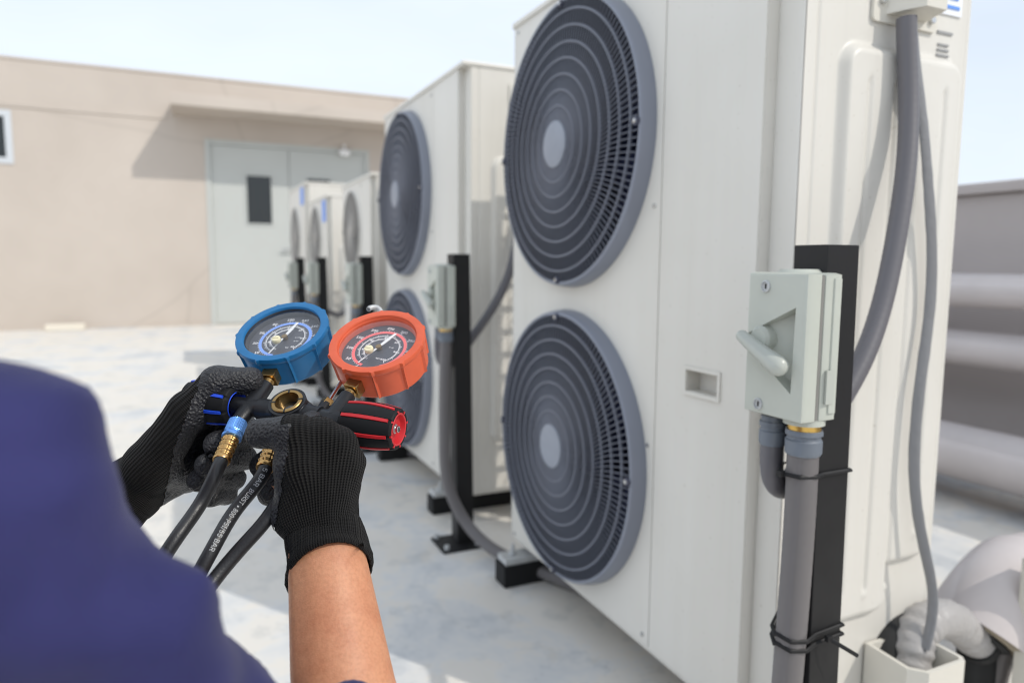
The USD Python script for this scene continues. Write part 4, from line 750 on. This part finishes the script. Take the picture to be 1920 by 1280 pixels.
# face and hair
for s in (1, -1):
    e = head + face * .086 + side * s * .032 + [0, 0, .004]; em = trimesh.creation.icosphere(subdivisions=2, radius=.0125); em.apply_translation(e); put('eye', em, m_dialwhite, cam=False, smooth=True)
    em = trimesh.creation.icosphere(subdivisions=2, radius=.006); em.apply_translation(e + face * .009); put('iris', em, m_hair, cam=False, smooth=True)
hair_l = wl((head + [0, 0, .045] - face * .012, head - face * .03 + [0, 0, .0], .096, .088), (head - face * .03 + [0, 0, .0], head - face * .045 - [0, 0, .06], .086, .06))
put('hair', skin(lambda Q: np.maximum(field(Q, hair_l, .02) + .006 * (meshkit.noise(Q * 60) - .5), -(field(Q, wl((head + face * .16 - [0, 0, .06], head + face * .11 + [0, 0, .03], .10, .075)), .01))), *bounds_of(hair_l, .02), .009), m_hair, smooth=True)
# shirt: trunk, rolled right sleeve with folds close to the eye, left sleeve
KR = lambda px, py, d, rp: (K(px, py, d), rp * d / FPX)
def LR(a, b): (pa, ra), (pb, rb) = KR(*a), KR(*b); return (pa, pb, ra, rb)
slv = [LR((-50, 872, .240, 212), (8, 968, .245, 184)), LR((8, 968, .245, 184), (66, 1100, .258, 160)), LR((66, 1100, .258, 160), (242, 1174, .275, 138)), LR((242, 1174, .275, 138), (366, 1400, .31, 104)), LR((422, 1400, .32, 112), (640, 1560, .375, 200)), LR((366, 1400, .31, 104), (422, 1378, .32, 116)), LR((600, 1500, .39, 150), (652, 1334, .42, 57)), (K(640, 1560, .38), rE, .056, .052), (K(-20, 1000, .268), rE, .036, .048)]
shirt_l = [(a, b, ra + .004, rb + .004) for a, b, ra, rb in trunk] + slv + [(lS, lE, .066, .056), (lE, lE * .35 + lW * .65, .054, .044)]
def folds(Q): return .011 * (meshkit.fbm(Q * np.array([18., 28., 18.]), 2, 5) - .5) + .014 * (np.abs(meshkit.noise(Q * np.array([20., 34., 20.]), 9) - .5) - .25) + .0015 * np.sin(Q[..., 1] * 130 + Q[..., 0] * 80 + 5 * meshkit.noise(Q * 13, 3))
cutR = lambda Q: ((Q - (rE * .94 + rW * .06)) @ ((rW - rE) / np.linalg.norm(rW - rE)))
sh_f = lambda Q: np.maximum(field(Q, shirt_l, .012) + folds(Q), -9.0)
put('shirt', skin(sh_f, *bounds_of(shirt_l, .03), .0068), m_navy, smooth=True)
col = lathe([(.066, -.02), (.072, .0), (.066, .03), (.058, .03), (.060, 0)], 40, neck + [0, 0, .01]); put('collar', col, m_navy, cam=False, smooth=50)
trl = [(a, b, ra + .002, rb + .004) for a, b, ra, rb in legs[:4]] + wl((hip + side * .05, hip - side * .05, .135, .135))
put('trousers', skin(lambda Q: field(Q, trl, .03) + .5 * folds(Q), *bounds_of(trl, .03), .012), m_trouser, smooth=True)
for s, a in ((1, aR), (-1, aL)):
    sl = wl((a, a - face * .15 - [0, 0, .012], .046, .036), (a - face * .08, a - face * .17 - [0, 0, .02], .042, .034)); put('shoe', skin(lambda Q: field(Q, sl, .02), *bounds_of(sl, .02), .010), m_shoe, smooth=True)
# gloves: knitted back, latex dipped palm and fingers, rolled cuff
def glove(hand, W, E, palm, thr, line, thumb, seedk, cuffs):
    L = hand(.0012); ax = (W - E) / np.linalg.norm(W - E)
    L = [(W, W - ax * .030, .0282, .0288)] + L
    wr = lambda Q: .0016 * (meshkit.fbm(Q * 75, 3, seedk) - .5) * 2
    f = lambda Q: np.maximum(hand_field(Q, L) + wr(Q), -((Q - W) @ ax) - .022)
    m = skin(f, *bounds_of(L, .012), .0024)
    m.fix_normals(); N = m.face_normals; Cc = m.triangles_center
    fingers = L[-12:]
    dF = field(Cc, fingers, .001); dR = field(Cc, L[1:-12], .001)
    TI, TT = thumb; td = (TT - TI) / np.linalg.norm(TT - TI)
    tip = (field(Cc, [L[8]], .001) < .0035) & (((Cc - TI) @ td) > .004)
    X_ = 960 + FPX * Cc[:, 0] / Cc[:, 2]; Y_ = 640 + FPX * Cc[:, 1] / Cc[:, 2]
    edge = np.where(N @ np.array(palm) > thr, 1.0, line(X_, Y_) + 7 * (meshkit.noise(Cc * 160, 3) - .5))
    coat = (edge > 0) | tip | (dF < dR - .003)
    coat &= ((Cc - W) @ ax) > -.012
    # even out the border
    adj = m.face_adjacency
    for _ in range(6):
        c = coat.astype(float) * 1.5; np.add.at(c, adj[:, 0], coat[adj[:, 1]] * 1.0); np.add.at(c, adj[:, 1], coat[adj[:, 0]] * 1.0); k = np.full(len(coat), 1.5); np.add.at(k, adj[:, 0], 1.0); np.add.at(k, adj[:, 1], 1.0); coat = c / k > .5
    knit = part_of(m, ~coat); v = np.asarray(knit.vertices); q = np.cross(ax, [0, 0, 1.]); q /= np.linalg.norm(q)
    d = v - W; q2 = np.cross(ax, q); cen_ = K(618, 880, .585) if seedk == 1 else K(330, 845, .67); dc = v - (W + ax * ((v - W) @ ax)[:, None] + ((cen_ - W) - ax * ((cen_ - W) @ ax)) * np.clip(((v - W) @ ax) / .06, 0, 1.5)[:, None]); vv_ = np.arctan2(dc @ q2, dc @ q) * .034; wv = .0012 * meshkit.noise(v * 55, 2)
    uv = np.stack([d @ ax + wv, vv_], 1)
    g = put('glove', knit, m_knit, smooth=True, uv=uv)
    la = part_of(m, coat); la.vertices = np.asarray(la.vertices) + .0005 * la.vertex_normals
    put('latex_palm', la, m_latex, parent=g, smooth=True)
    # rolled cuff
    lo, tilt = cuffs; n = 72; th = np.arange(n) / n * 2 * PI; u_ = np.cross(ax, [0, 0, 1.]); u_ /= np.linalg.norm(u_); w_ = np.cross(ax, u_); rings = []
    for s, r in ((.0, .0300), (-.012, .0306), (-.022, .0310), (-.030, .0314), (-.034, .0322), (-.0385, .0333), (-.043, .0334), (-.0462, .0322), (-.046, .0310), (-.042, .0303), (-.025, .0296), (.0, .0292)):
        r_ = r + .0006 * np.sin(th * 30) * (s < -.004) + .0012 * np.sin(th * 3 + s * 90)
        cen = W + ax * (s * lo); off = tilt * (s / -.046)
        rings.append(cen + np.outer(r_ * np.cos(th), u_) + np.outer(r_ * np.sin(th), w_) + np.outer(np.cos(th) * off[0] + np.sin(th) * off[1], ax))
    cm = loft(rings); cm.vertices = np.asarray(cm.vertices); vv = np.asarray(cm.vertices) - W
    put('cuff', cm, m_knit, parent=g, smooth=True, uv=np.stack([np.repeat(np.arange(12) * .0034, n), np.tile(th * .034, 12)], 1))
glove(hand_right, rW, rE, np.array([-.3, .0, .95]), .25, (lambda x, y: np.where(y > 796, 546 - np.maximum(0, y - 800) * .16 - x, -9.0)), (K(553, 808, .543), K(488, 812, .552)), 1, (.80, np.array([-.006, .011])))
glove(hand_left, lW, lE, np.array([.3, .0, .95]), .35, (lambda x, y: x - (374 - (y - 715) * np.where(y < 850, .37, .18) - np.where(y < 850, 0, 26.))), (K(408, 716, .632), K(468, 713, .640)), 2, (.9, np.array([.0, .0])))
